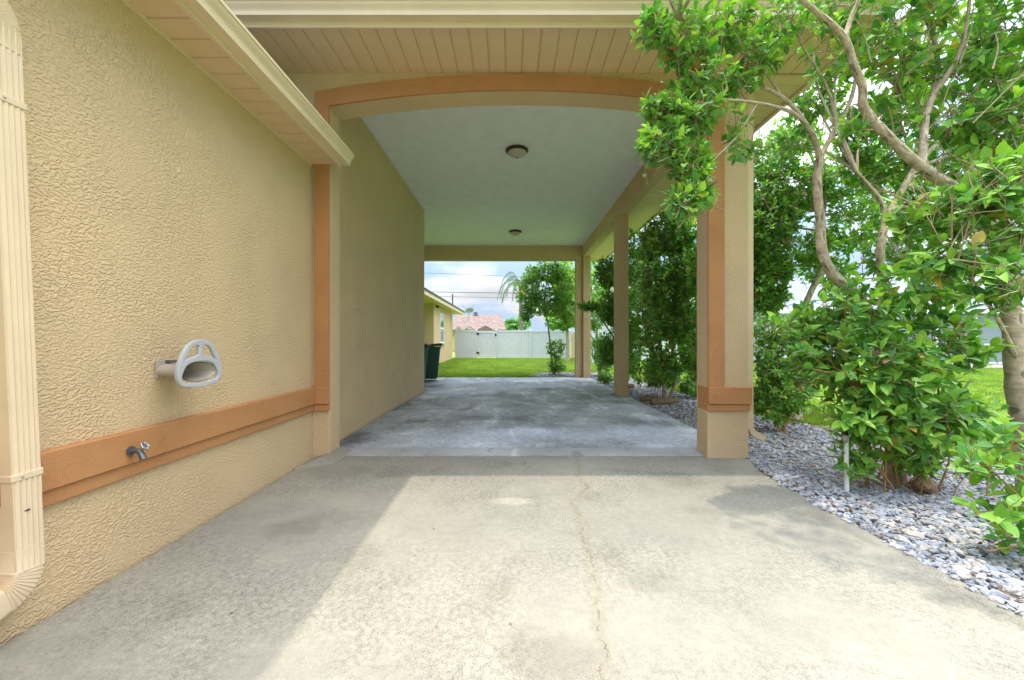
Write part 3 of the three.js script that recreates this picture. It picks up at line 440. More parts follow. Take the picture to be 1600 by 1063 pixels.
// ---------------------------------------------------------------- gravel beds
{
  const R = rng(77);
  const bed = new THREE.Shape([[2.20, -9], [4.6, -9], [4.7, 5.2], [4.0, 7], [3.75, 13.2], [3.2, 15.3], [1.0, 15.4], [0.2, 14.2], [0.6, 13.1], [2.4, 13.1], [2.4, 4.35], [2.40, 4.2], [2.2, 3.6]].map((p) => new THREE.Vector2(...p)));
  const g = new THREE.ShapeGeometry(bed); g.rotateX(-Math.PI / 2); g.translate(0, -0.024, 0); const soil = structure('gravel_bed', planar(g), M.soil, 'bed of pale marble chips along the driveway and carport');
  const geos = [0, 1, 2].map((s) => { const r = rng(200 + s), ico = mergeVertices((() => { const i = new THREE.IcosahedronGeometry(1, 1); i.deleteAttribute('uv'); i.deleteAttribute('normal'); return i; })()), p = ico.attributes.position; for (let i = 0; i < p.count; i++) { const k = 0.72 + 0.5 * r(); p.setXYZ(i, p.getX(i) * k * 1.15, p.getY(i) * k * 0.55, p.getZ(i) * k * 0.85); } const n = ico.toNonIndexed(); n.computeVertexNormals(); return toCreasedNormals(n, 0.45); });
  const cols = [[0.33, 0.34, 0.37], [0.26, 0.275, 0.31], [0.40, 0.40, 0.41], [0.28, 0.30, 0.35], [0.44, 0.40, 0.36], [0.22, 0.24, 0.28], [0.47, 0.475, 0.49], [0.33, 0.27, 0.22]];
  const mats = cols.map((c) => std(c, 0.75)), white = std([1, 1, 1], 0.75);
  const stones = [];
  const put = (x, d, y) => { const s = 0.010 + 0.020 * R() * R() + (R() < 0.08 ? 0.012 * R() : 0.0); stones.push({ x, d, y: y + s * 0.25, s, c: R() < 0.8 ? (R() * 5 | 0) : (R() * 8 | 0), v: R() * 3 | 0, q: new THREE.Quaternion().setFromEuler(new THREE.Euler((R() - 0.5) * 0.9, R() * 6.3, (R() - 0.5) * 0.9)) }); };
  const inBed = (x, d) => d < 3.55 ? x > 2.245 && x < 4.6 : d < 4.3 ? x > 2.26 + (d - 3.55) * 0.19 && x < 4.6 : d < 13.15 ? x > 2.475 && x < (d < 5.2 ? 4.6 : d < 7 ? 4.6 - (d - 5.2) * 0.33 : 3.85) && !(x < 2.5 && d > 8.8 && d < 9.3) : x > 0.5 + Math.abs(d - 14.2) * 0.6 && x < 3.4 && !(d < 13.57 && x < 2.53 && x > 2.02);
  const fill = (x0, x1, d0, d1, per, y) => { const n = (x1 - x0) * (d1 - d0) * per | 0; for (let i = 0; i < n; i++) { const x = x0 + R() * (x1 - x0), d = d0 + R() * (d1 - d0); if (inBed(x, d)) put(x, d, y + R() * 0.012); } };
  fill(2.2, 4.7, 1.1, 5.4, 2200, -0.022); fill(2.2, 4.7, 1.1, 5.4, 800, -0.006); fill(2.4, 4.2, 5.4, 9.5, 900, -0.018); fill(2.4, 4.0, 9.5, 13.2, 500, -0.018); fill(0.4, 3.4, 13.15, 15.3, 420, -0.016);
  for (let i = 0; i < 60; i++) put(2.20 + R() * 0.05 - 0.03 * R() * R(), 1.4 + R() * 2.2, 0.0);
  const view = stones.filter((s) => s.x / s.d < 1.21 && s.d > 1.55 && s.d < 3.4 && s.y > -0.02).sort((a, b) => b.s / b.d - a.s / a.d).slice(0, 300); const near = new Set(view);
  for (const s of view) { const m = new THREE.Mesh(geos[s.v], mats[s.c]); m.name = 'stone'; m.position.set(s.x, s.y, -s.d); m.quaternion.copy(s.q); m.scale.setScalar(s.s); m.castShadow = m.receiveShadow = true; soil.add(m); }
  const mtx = new THREE.Matrix4(), cc = new THREE.Color();
  for (let v = 0; v < 3; v++) { const list = stones.filter((s) => s.v === v && !near.has(s)), im = new THREE.InstancedMesh(geos[v], white, list.length); im.name = 'gravel'; im.userData = { kind: 'stuff' }; list.forEach((s, i) => { im.setMatrixAt(i, mtx.compose(V(s.x, s.y, -s.d), s.q, V(s.s, s.s, s.s))); const k = 0.9 + 0.2 * R(), c = cols[s.c]; im.setColorAt(i, cc.setRGB(c[0] * k, c[1] * k, c[2] * k)); }); im.castShadow = im.receiveShadow = true; soil.add(im); }
}

// ---------------------------------------------------------------- foliage toolkit
function leafGeo(fold, droop, seed) {                         // ovate leaf, length 1 along +z, blade normal +y
  const rows = 6, pos = [], idx = [];
  for (let i = 0; i <= rows; i++) { const t = i / rows, w = 0.29 * Math.pow(Math.sin(Math.PI * Math.pow(t, 0.85)), 0.8) + (i === 0 ? 0.015 : 0), y = -droop * t * t + 0.06 * t, tw = seed * t; for (const s of [-1, 0, 1]) pos.push(s * w * Math.cos(fold), y + Math.abs(s) * w * Math.sin(fold) + s * w * tw, t); }
  for (let i = 0; i < rows; i++) for (let s = 0; s < 2; s++) { const a = i * 3 + s; idx.push(a, a + 3, a + 1, a + 1, a + 3, a + 4); }
  const g = new THREE.BufferGeometry(); g.setAttribute('position', new THREE.Float32BufferAttribute(pos, 3)); g.setIndex(idx); g.computeVertexNormals(); return g;
}
const LEAF = [leafGeo(0.28, 0.18, 0.12), leafGeo(0.16, 0.28, -0.18), leafGeo(0.4, 0.10, 0.0), leafGeo(0.75, 0.5, 0.3), leafGeo(0.1, -0.12, -0.1)];
const GREENS = [[0.19, 0.46, 0.022], [0.30, 0.58, 0.028], [0.08, 0.28, 0.022], [0.40, 0.68, 0.045], [0.10, 0.36, 0.035], [0.55, 0.42, 0.035], [0.30, 0.11, 0.03], [0.20, 0.47, 0.03]];
const leafMat = (c) => { const m = new THREE.MeshPhysicalMaterial({ roughness: 0.88, transmission: 0.5, thickness: 0, clearcoat: 0.35, clearcoatRoughness: 0.32 }); m.color.setRGB(...c); return m; };
const LEAFMATS = GREENS.map(leafMat), LEAFWHITE = leafMat([1, 1, 1]);
const TWIG = (() => { const g = new THREE.CylinderGeometry(0.5, 1, 1, 5, 1, true); g.translate(0, 0.5, 0); return g; })();
// leafy shoots filling ellipsoids; returns {leaves, twigs}
function shoots(clusters, o) {
  const R = rng(o.seed), leaves = [], twigs = [], [s0, s1] = o.size, per = o.per || [5, 9];
  if (o.bare) for (const [cx, cy, cz, rx, ry, rz, n] of clusters) for (let k = 0; k < n * o.bare; k++) {
    const p = V(cx + (R() * 2 - 1) * rx * 0.8, cy + (R() * 2 - 1.2) * ry * 0.8, cz + (R() * 2 - 1) * rz * 0.8); if (p.y < 0.1 || (cz > -3.35 && p.x < 1.4) || (o.keep && !o.keep(p))) continue;
    const d = V(R() - 0.5, R() * 1.1 - 0.15, (R() - 0.5) * 0.7).normalize(), l = 0.10 + 0.2 * R(); twigs.push([p, d, l, 0.0025 + 0.0035 * R()]);
    for (let f = 0; f < 2; f++) { const e = d.clone().add(V(R() - 0.5, R() - 0.4, R() - 0.5)).normalize(); twigs.push([p.clone().addScaledVector(d, l * (0.4 + 0.5 * R())), e, l * 0.6, 0.002]); }
  }
  for (const [cx, cy, cz, rx, ry, rz, n] of clusters) for (let k = 0; k < n * (o.more || 1); k++) {
    let x, y, z, q; do { x = R() * 2 - 1; y = R() * 2 - 1; z = R() * 2 - 1; q = x * x + y * y + z * z; } while (q > 1 || (q < 0.25 && R() < 0.6));
    const p = V(cx + x * rx * 1.08, cy + y * ry * 1.08, cz + z * rz); if (p.y < (o.minY || 0.08)) p.y = (o.minY || 0.08) + R() * 0.2;
    if (o.keep && !o.keep(p)) continue;
    const dir = V(x * 0.9 + (R() - 0.5) * 0.9, y * 0.7 + 0.45 + (R() - 0.5) * 0.6, z * 0.9 + (R() - 0.5) * 0.9).normalize();
    const len = (o.twig || 0.16) * (0.6 + 0.9 * R()), nl = per[0] + (R() * (per[1] - per[0]) | 0), a0 = R() * 6.283, young = R() < (o.young ?? 0.3);
    twigs.push([p.clone().addScaledVector(dir, -len), dir, len * 1.0, 0.0028 * (0.7 + R())]);
    const t1 = V(0, 1, 0).cross(dir); if (t1.lengthSq() < 1e-4) t1.set(1, 0, 0); t1.normalize(); const t2 = dir.clone().cross(t1);
    for (let i = 0; i < nl; i++) {
      const f = i / Math.max(1, nl - 1), a = a0 + i * 2.4 + (R() - 0.5) * 0.5, open = 1.25 - 0.75 * f + (R() - 0.5) * 0.4, base = p.clone().addScaledVector(dir, -len * 0.62 * (1 - f));
      const L = dir.clone().multiplyScalar(Math.cos(open)).addScaledVector(t1, Math.cos(a) * Math.sin(open)).addScaledVector(t2, Math.sin(a) * Math.sin(open)); L.y -= 0.18 * (1 - f); L.normalize();
      const N = dir.clone().add(V(0, 0.7, 0)); N.addScaledVector(L, -N.dot(L)); if (N.lengthSq() < 1e-3) N.set(0, 1, 0.3); N.normalize(); const S = N.clone().cross(L).normalize();
      const w = R(); let c = young && f > 0.55 ? (w < 0.6 ? 3 : 1) : w < 0.34 ? 0 : w < 0.56 ? 1 : w < 0.74 ? 2 : w < 0.88 ? 4 : 7; if (R() < (o.yellow || 0.016)) c = R() < 0.7 ? 5 : 6; if (o.deep && R() < o.deep) c = R() < 0.6 ? 2 : 4;
      leaves.push({ p: base, q: new THREE.Quaternion().setFromRotationMatrix(new THREE.Matrix4().makeBasis(S, N, L)), s: (s0 + (s1 - s0) * R()) * (f > 0.85 ? 0.6 : 1) * (0.75 + 0.4 * R()), c, v: R() < 0.72 ? R() * 3 | 0 : 3 + (R() * 2 | 0), k: 0.72 + 0.5 * R() });
    }
  }
  return { leaves, twigs };
}
function dress(t, { leaves, twigs }, singles = 0, wood = M.twig) { // adds the shoots to a plant: the largest leaves one by one, the rest as one mass
  const og = origin.get(t), mtx = new THREE.Matrix4(), cc = new THREE.Color();
  const size = (l) => { const d = -l.p.z, x = l.p.x / d, y = (l.p.y - 1.2) / d; return d > 0.3 && Math.abs(x) < 1.2 && Math.abs(y) < 0.8 ? l.s / d : 0; };
  const order = leaves.map((l) => [size(l) * (0.9 + 0.2 * l.k), l]).sort((a, b) => b[0] - a[0]), own = new Set(order.slice(0, singles).filter((e) => e[0] > 0).map((e) => e[1]));
  for (const l of own) { const m = new THREE.Mesh(LEAF[l.v], LEAFMATS[l.c]); m.name = 'leaf'; m.position.copy(l.p).sub(og); m.quaternion.copy(l.q); m.scale.setScalar(l.s); m.castShadow = m.receiveShadow = true; t.add(m); }
  const holder = new THREE.Group(); holder.name = 'foliage'; holder.userData = { kind: 'stuff' }; t.add(holder);
  for (let v = 0; v < 5; v++) { const list = leaves.filter((l) => l.v === v && !own.has(l)); if (!list.length) continue; const im = new THREE.InstancedMesh(LEAF[v], LEAFWHITE, list.length); im.name = 'leaf_mass'; im.userData = { kind: 'stuff' }; list.forEach((l, i) => { im.setMatrixAt(i, mtx.compose(l.p.clone().sub(og), l.q, V(l.s, l.s, l.s))); const c = GREENS[l.c]; im.setColorAt(i, cc.setRGB(c[0] * l.k, c[1] * l.k, c[2] * l.k)); }); im.castShadow = im.receiveShadow = true; holder.add(im); }
  const tw = new THREE.InstancedMesh(TWIG, wood, twigs.length); tw.name = 'twigs'; tw.userData = { kind: 'stuff' }; const up = V(0, 1, 0), q = new THREE.Quaternion(); twigs.forEach(([p, d, l, r], i) => tw.setMatrixAt(i, mtx.compose(p.clone().sub(og), q.setFromUnitVectors(up, d), V(r, l, r)))); tw.castShadow = true; t.add(tw);
}
function limb(pts, r0, r1, seed = 1, flare = 0) {             // tapered, slightly knotty limb
  const c = new THREE.CatmullRomCurve3(pts.map((p) => V(...p))), n = Math.max(12, Math.round(c.getLength() / 0.05)), m = 9, fr = c.computeFrenetFrames(n), pos = [], uv = [], idx = [], L = c.getLength();
  for (let i = 0; i <= n; i++) { const t = i / n, p = c.getPointAt(t), r = (r0 + (r1 - r0) * Math.pow(t, 0.8)) * (1 + 0.09 * noise(t * L * 7, seed, 512, 512, 9)) + flare * Math.exp(-t * L * 9); for (let j = 0; j <= m; j++) { const a = j / m * Math.PI * 2, k = r * (1 + 0.10 * noise(t * L * 6 + 3, j % m * 0.8 + seed, 512, 512, 10)); const q = p.clone().addScaledVector(fr.normals[i], Math.cos(a) * k).addScaledVector(fr.binormals[i], Math.sin(a) * k); pos.push(q.x, q.y, q.z); uv.push(j / m * 0.4, t * L); } }
  for (let i = 0; i < n; i++) for (let j = 0; j < m; j++) { const a = i * (m + 1) + j, b = a + 1, d = a + m + 1; idx.push(a, d, b, b, d, d + 1); }
  { const e = c.getPointAt(1), k = pos.length / 3; pos.push(e.x, e.y, e.z); uv.push(0.2, L); for (let j = 0; j < m; j++) idx.push(n * (m + 1) + j, k, n * (m + 1) + j + 1); }   // closed tip
  const g = new THREE.BufferGeometry(); g.setAttribute('position', new THREE.Float32BufferAttribute(pos, 3)); g.setAttribute('uv', new THREE.Float32BufferAttribute(uv, 2)); g.setIndex(idx); g.computeVertexNormals(); return g;
}
function joinClusters(t, clusters, limbs, mat, seed, r = 0.011) { // thin branches from the nearest limb point to each clump, and forks inside it
  const R = rng(seed), pts = limbs.flatMap((l) => { const c = new THREE.CatmullRomCurve3(l.map((p) => V(...p))); return c.getSpacedPoints(14); });
  for (const [x, y, z, rx, ry, rz] of clusters) {
    const c = V(x, y, z); let best = pts[0]; for (const p of pts) { const pen = p.y > c.y + 0.5 ? 0.3 : 0; if (p.distanceTo(c) + pen < best.distanceTo(c)) best = p; }
    const mid = best.clone().lerp(c, 0.5).add(V((R() - 0.5) * 0.15, 0.06 + (R() - 0.5) * 0.12, (R() - 0.5) * 0.15)), k = clamp(rx / 0.25, 0.7, 2);
    if (best.distanceTo(c) > 0.08) part('branch', limb([best.toArray(), mid.toArray(), c.toArray()], r * k, r * 0.55 * k, R() * 50), mat, t);
    for (let i = 0; i < 4; i++) { const e = c.clone().add(V((R() * 2 - 1) * rx * 0.8, (R() * 1.6 - 0.5) * ry * 0.8, (R() * 2 - 1) * rz * 0.8)), s = mid.clone().lerp(c, 0.5 + 0.5 * R()); part('branch', limb([s.toArray(), s.clone().lerp(e, 0.5).add(V(0, 0.04, 0)).toArray(), e.toArray()], r * 0.5 * k, r * 0.28 * k, R() * 50), mat, t); }
  }
}
const clearOfCarport = (p) => !(p.z < -3.36 && p.y > 3.8 && p.x < 3.32) && !(p.x < 2.58 && p.z < -4.05);

// ---------------------------------------------------------------- front tree (forked grey trunk, crown hanging before the arch)
{
  const trunk = [[3.23,-0.04,-3.50],[3.19,0.62,-3.50],[3.08,1.23,-3.50],[2.92,1.53,-3.48],[2.70,1.70,-3.45],[2.56,1.89,-3.42],[2.52,2.20,-3.40],[2.48,2.48,-3.38],[2.49,2.68,-3.36]], limbs = [[[2.48,2.67,-3.36],[2.41,2.78,-3.30],[2.27,2.85,-3.20],[2.08,2.90,-3.10],[1.77,2.91,-3.00],[1.46,2.88,-2.90]],[[2.49,2.68,-3.36],[2.42,2.85,-3.35],[2.23,3.05,-3.30],[2.04,3.14,-3.25],[1.81,3.17,-3.20],[1.48,3.12,-3.10],[1.20,2.96,-3.00]],[[2.14,3.10,-3.28],[1.97,3.30,-3.25],[1.73,3.44,-3.20],[1.48,3.54,-3.10],[1.20,3.51,-3.00]],[[2.49,2.68,-3.36],[2.62,2.93,-3.35],[2.69,3.08,-3.32],[2.72,3.24,-3.30],[2.70,3.51,-3.25],[2.61,3.77,-3.20]],[[2.61,2.91,-3.35],[2.55,3.15,-3.33],[2.42,3.35,-3.30],[2.28,3.48,-3.25],[2.14,3.67,-3.20]],[[1.77,2.91,-3.00],[1.59,2.64,-2.95],[1.38,2.43,-2.90],[1.21,2.22,-2.85],[1.10,2.02,-2.80]]], cl = [[1.00,3.44,-2.95,0.15,0.14,0.15,22],[1.27,3.44,-3.05,0.23,0.21,0.23,45],[1.60,3.58,-3.15,0.24,0.22,0.24,40],[1.34,3.13,-3.05,0.22,0.17,0.22,38],[1.07,2.86,-2.95,0.17,0.10,0.17,34],[1.32,2.82,-3.00,0.21,0.14,0.21,40],[1.04,2.57,-2.90,0.17,0.15,0.17,44],[1.25,2.42,-2.90,0.17,0.15,0.17,34],[1.18,2.15,-2.85,0.12,0.12,0.12,24],[1.63,2.73,-3.05,0.12,0.19,0.19,9],[1.36,2.23,-2.90,0.08,0.08,0.08,8],[2.04,3.63,-3.15,0.29,0.17,0.29,34],[2.50,3.46,-3.25,0.25,0.23,0.25,14],[1.84,3.36,-3.15,0.19,0.22,0.22,24],[1.70,3.15,-3.15,0.19,0.12,0.19,14],[1.82,2.66,-3.20,0.10,0.06,0.10,4],[2.51,3.77,-3.20,0.25,0.15,0.25,18],[1.04,3.91,-2.75,0.38,0.17,0.38,13],[0.85,3.94,-2.50,0.35,0.19,0.35,13],[1.29,3.80,-2.55,0.35,0.20,0.35,14],[0.98,3.81,-2.20,0.30,0.17,0.30,13],[1.26,3.72,-2.10,0.29,0.16,0.29,13],[1.61,3.84,-2.90,0.27,0.13,0.27,10],[1.31,3.57,-1.85,0.31,0.14,0.31,14],[0.99,4.05,-3.05,0.23,0.09,0.23,7]];
  const t = thing('forked_tree', 'grey forked tree whose leafy crown hangs over the front column', 'tree', [3.23, 0, -3.5]);
  part('trunk', limb(trunk, 0.066, 0.030, 1, 0.03), M.bark, t);
  const rr = [[0.021, 0.008], [0.022, 0.007], [0.011, 0.005], [0.022, 0.008], [0.014, 0.006], [0.007, 0.004]]; limbs.forEach((l, i) => part('branch', limb(l, rr[i][0], rr[i][1], 3 + i), M.bark, t));
  joinClusters(t, cl, limbs, M.bark, 311, 0.008);
  dress(t, shoots(cl, { seed: 301, size: [0.055, 0.09], keep: clearOfCarport, young: 0.45, more: 1.25, bare: 0.3 }), 300, M.bareTwig);
}
// big tree at the right edge
{
  const trunk = [[3.96,-0.10,-3.15],[3.91,0.43,-3.15],[3.83,0.87,-3.15],[3.74,1.50,-3.12],[3.65,1.92,-3.10],[3.38,2.21,-3.05],[2.95,2.45,-3.00],[2.56,2.75,-2.95]], limbs = [[[2.56,2.75,-2.95],[2.47,2.86,-2.93],[2.45,2.95,-2.90],[2.35,3.07,-2.85],[2.24,3.23,-2.80],[1.93,3.37,-2.70],[1.68,3.45,-2.60]],[[2.96,2.46,-3.00],[3.02,2.66,-3.05],[3.09,2.88,-3.10],[3.20,3.10,-3.15],[3.27,3.42,-3.20],[3.17,3.72,-3.20],[3.05,4.01,-3.20]],[[3.17,3.04,-3.14],[3.22,3.14,-3.10],[3.28,3.30,-3.05],[3.29,3.56,-3.00],[3.21,3.79,-2.90]],[[3.65,1.92,-3.10],[3.70,2.30,-3.10],[3.77,2.78,-3.10],[3.74,3.19,-3.00]],[[2.24,3.23,-2.80],[2.28,3.36,-2.80],[2.31,3.49,-2.75]],[[3.74,1.50,-3.12],[3.39,1.74,-2.90],[3.09,1.93,-2.75],[2.87,2.06,-2.65]],[[3.81,1.06,-3.14],[3.39,1.34,-2.90],[3.05,1.59,-2.75],[2.87,1.75,-2.70]]], cl = [[2.95,3.62,-3.20,0.39,0.25,0.39,44],[3.55,3.34,-3.30,0.41,0.25,0.41,60],[3.74,3.57,-3.20,0.34,0.25,0.34,54],[3.51,2.78,-3.00,0.25,0.23,0.25,46],[3.29,2.83,-3.10,0.24,0.17,0.24,24],[2.98,3.26,-3.25,0.23,0.23,0.23,18],[2.87,2.04,-2.65,0.20,0.15,0.20,30],[3.04,2.17,-2.60,0.19,0.20,0.20,40],[2.85,1.73,-2.70,0.22,0.16,0.22,36],[2.94,1.55,-2.50,0.16,0.15,0.16,22],[2.77,2.05,-2.90,0.15,0.15,0.15,14],[2.41,2.75,-2.95,0.08,0.06,0.08,3],[3.16,1.89,-2.60,0.16,0.16,0.16,20],[3.78,2.91,-3.00,0.28,0.42,0.42,50],[3.15,4.02,-3.10,0.76,0.24,0.76,70],[3.48,4.11,-2.90,0.45,0.36,0.45,50]];
  const t = thing('leaning_tree', 'large tree at the right edge whose pale trunk bends left', 'tree', [3.95, 0, -3.15]);
  part('trunk', limb(trunk, 0.09, 0.028, 2, 0.02), M.bark, t);
  const rr = [[0.032, 0.012], [0.030, 0.010], [0.022, 0.008], [0.03, 0.012], [0.02, 0.01], [0.018, 0.008], [0.018, 0.008]]; limbs.forEach((l, i) => part('branch', limb(l, rr[i][0], rr[i][1], 13 + i), M.bark, t));
  joinClusters(t, cl, [trunk, ...limbs], M.bark, 321, 0.008);
  const R = rng(55); for (let i = 0; i < 46; i++) { const c = cl[[0, 1, 2, 3, 4, 5][i % 6]], a = V(c[0] + (R() - 0.5) * 0.7, c[1] + (R() - 0.5) * 0.5, c[2] + (R() - 0.5) * 0.5), b = a.clone().add(V((R() - 0.5) * 0.8, (R() - 0.2) * 0.6, (R() - 0.5) * 0.4)); part('branch', limb([a.toArray(), a.clone().lerp(b, 0.5).add(V(0.03, 0.03, 0)).toArray(), b.toArray()], 0.006, 0.003, i), M.bark, t); }
  dress(t, shoots(cl, { seed: 331, size: [0.075, 0.115], keep: clearOfCarport, young: 0.35, yellow: 0.03, per: [5, 9], more: 1.05, bare: 0.5 }), 300, M.bareTwig);
}
// shrub of suckers round the forked tree
{
  const cl = [[3.18,1.64,-3.50,0.43,0.22,0.43,60],[2.72,1.42,-3.40,0.35,0.22,0.35,50],[2.51,1.06,-3.30,0.28,0.25,0.28,60],[2.86,1.01,-3.20,0.37,0.30,0.37,95],[3.35,1.16,-3.30,0.34,0.30,0.34,75],[3.10,0.64,-3.20,0.37,0.26,0.37,75],[2.73,0.61,-3.25,0.28,0.25,0.28,60],[3.37,0.65,-3.15,0.22,0.19,0.22,36],[2.72,0.28,-3.30,0.17,0.13,0.17,14],[3.17,0.28,-3.30,0.23,0.13,0.23,20],[2.42,1.32,-3.50,0.23,0.13,0.23,18],[3.61,1.64,-3.50,0.22,0.16,0.22,22]], R = rng(61), t = thing('large_shrub', 'large bright green shrub around the forked trunk on the gravel', 'shrub', [3.2, 0, -3.35]);
  const stems = []; for (let i = 0; i < 13; i++) { const c = cl[i % cl.length], b = V(3.18 + (R() - 0.5) * 0.5, -0.02, -3.36 + (R() - 0.5) * 0.3), s = [b.toArray(), [b.x + (c[0] - b.x) * 0.35 + (R() - 0.5) * 0.1, 0.32 + R() * 0.1, b.z + (c[2] - b.z) * 0.5 + 0.08], [c[0], Math.max(0.4, c[1]), c[2]]]; stems.push(s); part('stem', limb(s, 0.009, 0.005, i), M.sucker, t); }
  joinClusters(t, cl, stems, M.sucker, 341, 0.006);
  part('stump', limb([[3.27, -0.04, -3.30], [3.25, 0.04, -3.28], [3.19, 0.09, -3.22], [3.15, 0.10, -3.19]], 0.075, 0.045, 5, 0.04), M.log, t);
  for (let i = 0; i < 6; i++) { const a = V(3.1 + R() * 0.3, -0.01, -3.15 - R() * 0.2), b = a.clone().add(V((R() - 0.5) * 0.3, 0.06 + R() * 0.16, (R() - 0.3) * 0.2)); part('dead_stick', limb([a.toArray(), a.clone().lerp(b, 0.5).add(V(0, 0.02, 0)).toArray(), b.toArray()], 0.007, 0.003, i + 40), M.bareTwig, t); }
  dress(t, shoots(cl, { seed: 351, size: [0.08, 0.12], young: 0.45, more: 1.1 }), 300, M.sucker);
}
// small shrub leaning in at the lower right
{
  const cl = [[2.66,0.51,-2.35,0.14,0.09,0.14,9],[2.76,0.64,-2.30,0.13,0.13,0.13,10],[2.65,0.32,-2.25,0.16,0.11,0.16,12],[2.67,0.17,-2.20,0.12,0.08,0.12,7],[2.87,0.39,-2.30,0.14,0.21,0.21,14]], t = thing('corner_shrub', 'loose shrub with big glossy leaves at the lower right corner', 'shrub', [2.85, 0, -2.25]), stems = [];
  cl.forEach((c, i) => { const s = [[2.86 + 0.03 * i, -0.02, -2.3 - 0.02 * i], [2.84, c[1] * 0.5, -2.28], [c[0], c[1], c[2]]]; stems.push(s); part('stem', limb(s, 0.009, 0.004, i), M.sucker, t); });
  dress(t, shoots(cl, { seed: 361, size: [0.075, 0.115], young: 0.3, per: [4, 7] }), 300, M.sucker);
}
// shrub behind the front column
{
  const cl = [[3.45,1.00,-5.40,0.33,0.33,0.33,70],[3.45,0.46,-5.40,0.33,0.33,0.33,70],[3.30,0.70,-5.50,0.22,0.42,0.42,50],[3.59,0.64,-5.30,0.24,0.33,0.33,46],[3.38,1.30,-5.50,0.25,0.25,0.25,30],[3.67,1.13,-5.30,0.21,0.24,0.24,26]], R = rng(71), t = thing('round_shrub', 'dense round shrub right beside the front column downspout', 'shrub', [3.5, 0, -5.45]), stems = [];
  for (let i = 0; i < 6; i++) { const c = cl[i % 4], s = [[3.5 + (R() - 0.5) * 0.25, -0.02, -5.4 + (R() - 0.5) * 0.2], [3.5 + (R() - 0.5) * 0.3, 0.3, -5.4], [c[0], c[1], c[2]]]; stems.push(s); part('stem', limb(s, 0.013, 0.006, i), M.sucker, t); }
  joinClusters(t, cl, stems, M.sucker, 371, 0.006); dress(t, shoots(cl, { seed: 372, size: [0.065, 0.10], young: 0.35, more: 1.3 }), 120, M.sucker);
}
// hedge trees beside and behind the carport
function hedgeTree(name, label, base, trunk, limbs, cl, o) {
  const t = thing(name, label, 'tree', base, o.group); part('trunk', limb(trunk, o.r || 0.05, (o.r || 0.05) * 0.5, o.seed, 0.02), M.bark, t); limbs.forEach((l, i) => part('branch', limb(l, 0.032, 0.016, o.seed + i), M.bark, t));
  joinClusters(t, cl, [trunk, ...limbs], M.bark, o.seed + 1, 0.012); dress(t, shoots(cl, { seed: o.seed + 2, twig: 0.2, keep: clearOfCarport, size: [0.075, 0.11], young: 0.3, ...o }), o.singles || 0, o.bare ? M.bareTwig : M.twig); return t;
}
const HG = 'hedge trees beside the carport';
hedgeTree('hedge_tree', 'dense hedge tree between the front and middle carport columns', [3.03, 0, -8.2], [[3.03,-0.03,-8.20],[2.95,0.84,-8.20],[2.88,1.35,-8.20],[2.80,1.98,-8.20],[2.64,2.59,-8.10]], [[[3.00,0.34,-8.20],[3.17,0.84,-8.30],[3.35,1.60,-8.30],[3.29,1.99,-8.30],[3.47,2.50,-8.30]],[[3.10,-0.04,-8.25],[3.23,0.46,-8.20],[3.12,0.97,-8.10],[3.03,1.22,-8.00]]], [[2.65,3.11,-8.20,0.33,0.38,0.38,70],[3.15,3.30,-8.20,0.45,0.45,0.45,110],[2.71,2.33,-8.00,0.42,0.44,0.44,110],[3.32,2.45,-8.00,0.39,0.49,0.49,100],[2.61,1.46,-8.00,0.37,0.44,0.44,90],[3.20,1.59,-8.00,0.44,0.44,0.44,100],[2.83,0.73,-8.00,0.44,0.32,0.44,60],[3.51,0.91,-8.00,0.25,0.44,0.44,40],[3.75,2.94,-8.00,0.34,0.62,0.62,70],[2.92,1.95,-9.50,0.38,0.88,0.88,60],[3.80,1.95,-9.50,0.58,1.02,1.02,90],[4.22,1.22,-9.30,0.43,0.72,0.72,60],[3.05,0.48,-8.80,0.54,0.30,0.54,40],[3.77,0.29,-8.60,0.32,0.24,0.32,22],[2.81,3.14,-9.60,0.30,0.59,0.59,50],[2.73,1.07,-9.60,0.24,0.74,0.74,50],[3.72,3.93,-8.80,0.35,0.27,0.35,40],[3.40,4.05,-9.20,0.37,0.23,0.37,36]], { seed: 401, group: HG, deep: 0.05, more: 3.4 });
hedgeTree('hedge_tree', 'hedge tree directly behind the front carport column', [3.5, 0, -6.6], [[3.5, -0.02, -6.6], [3.45, 0.8, -6.65], [3.6, 1.7, -6.7], [3.55, 2.6, -6.8]], [[[3.47, 0.6, -6.6], [3.2, 1.2, -6.6], [3.2, 2.0, -6.6]]], [[3.25,2.33,-6.60,0.41,0.61,0.61,90],[3.15,1.22,-6.60,0.30,0.51,0.51,50],[4.03,3.23,-6.90,0.42,0.53,0.53,80],[4.08,2.26,-6.80,0.38,0.52,0.52,70],[3.50,3.34,-6.90,0.32,0.32,0.32,40],[3.19,0.74,-6.80,0.27,0.31,0.31,34],[3.88,1.77,-7.20,0.55,0.66,0.66,60]], { seed: 411, group: HG, more: 3.4 });
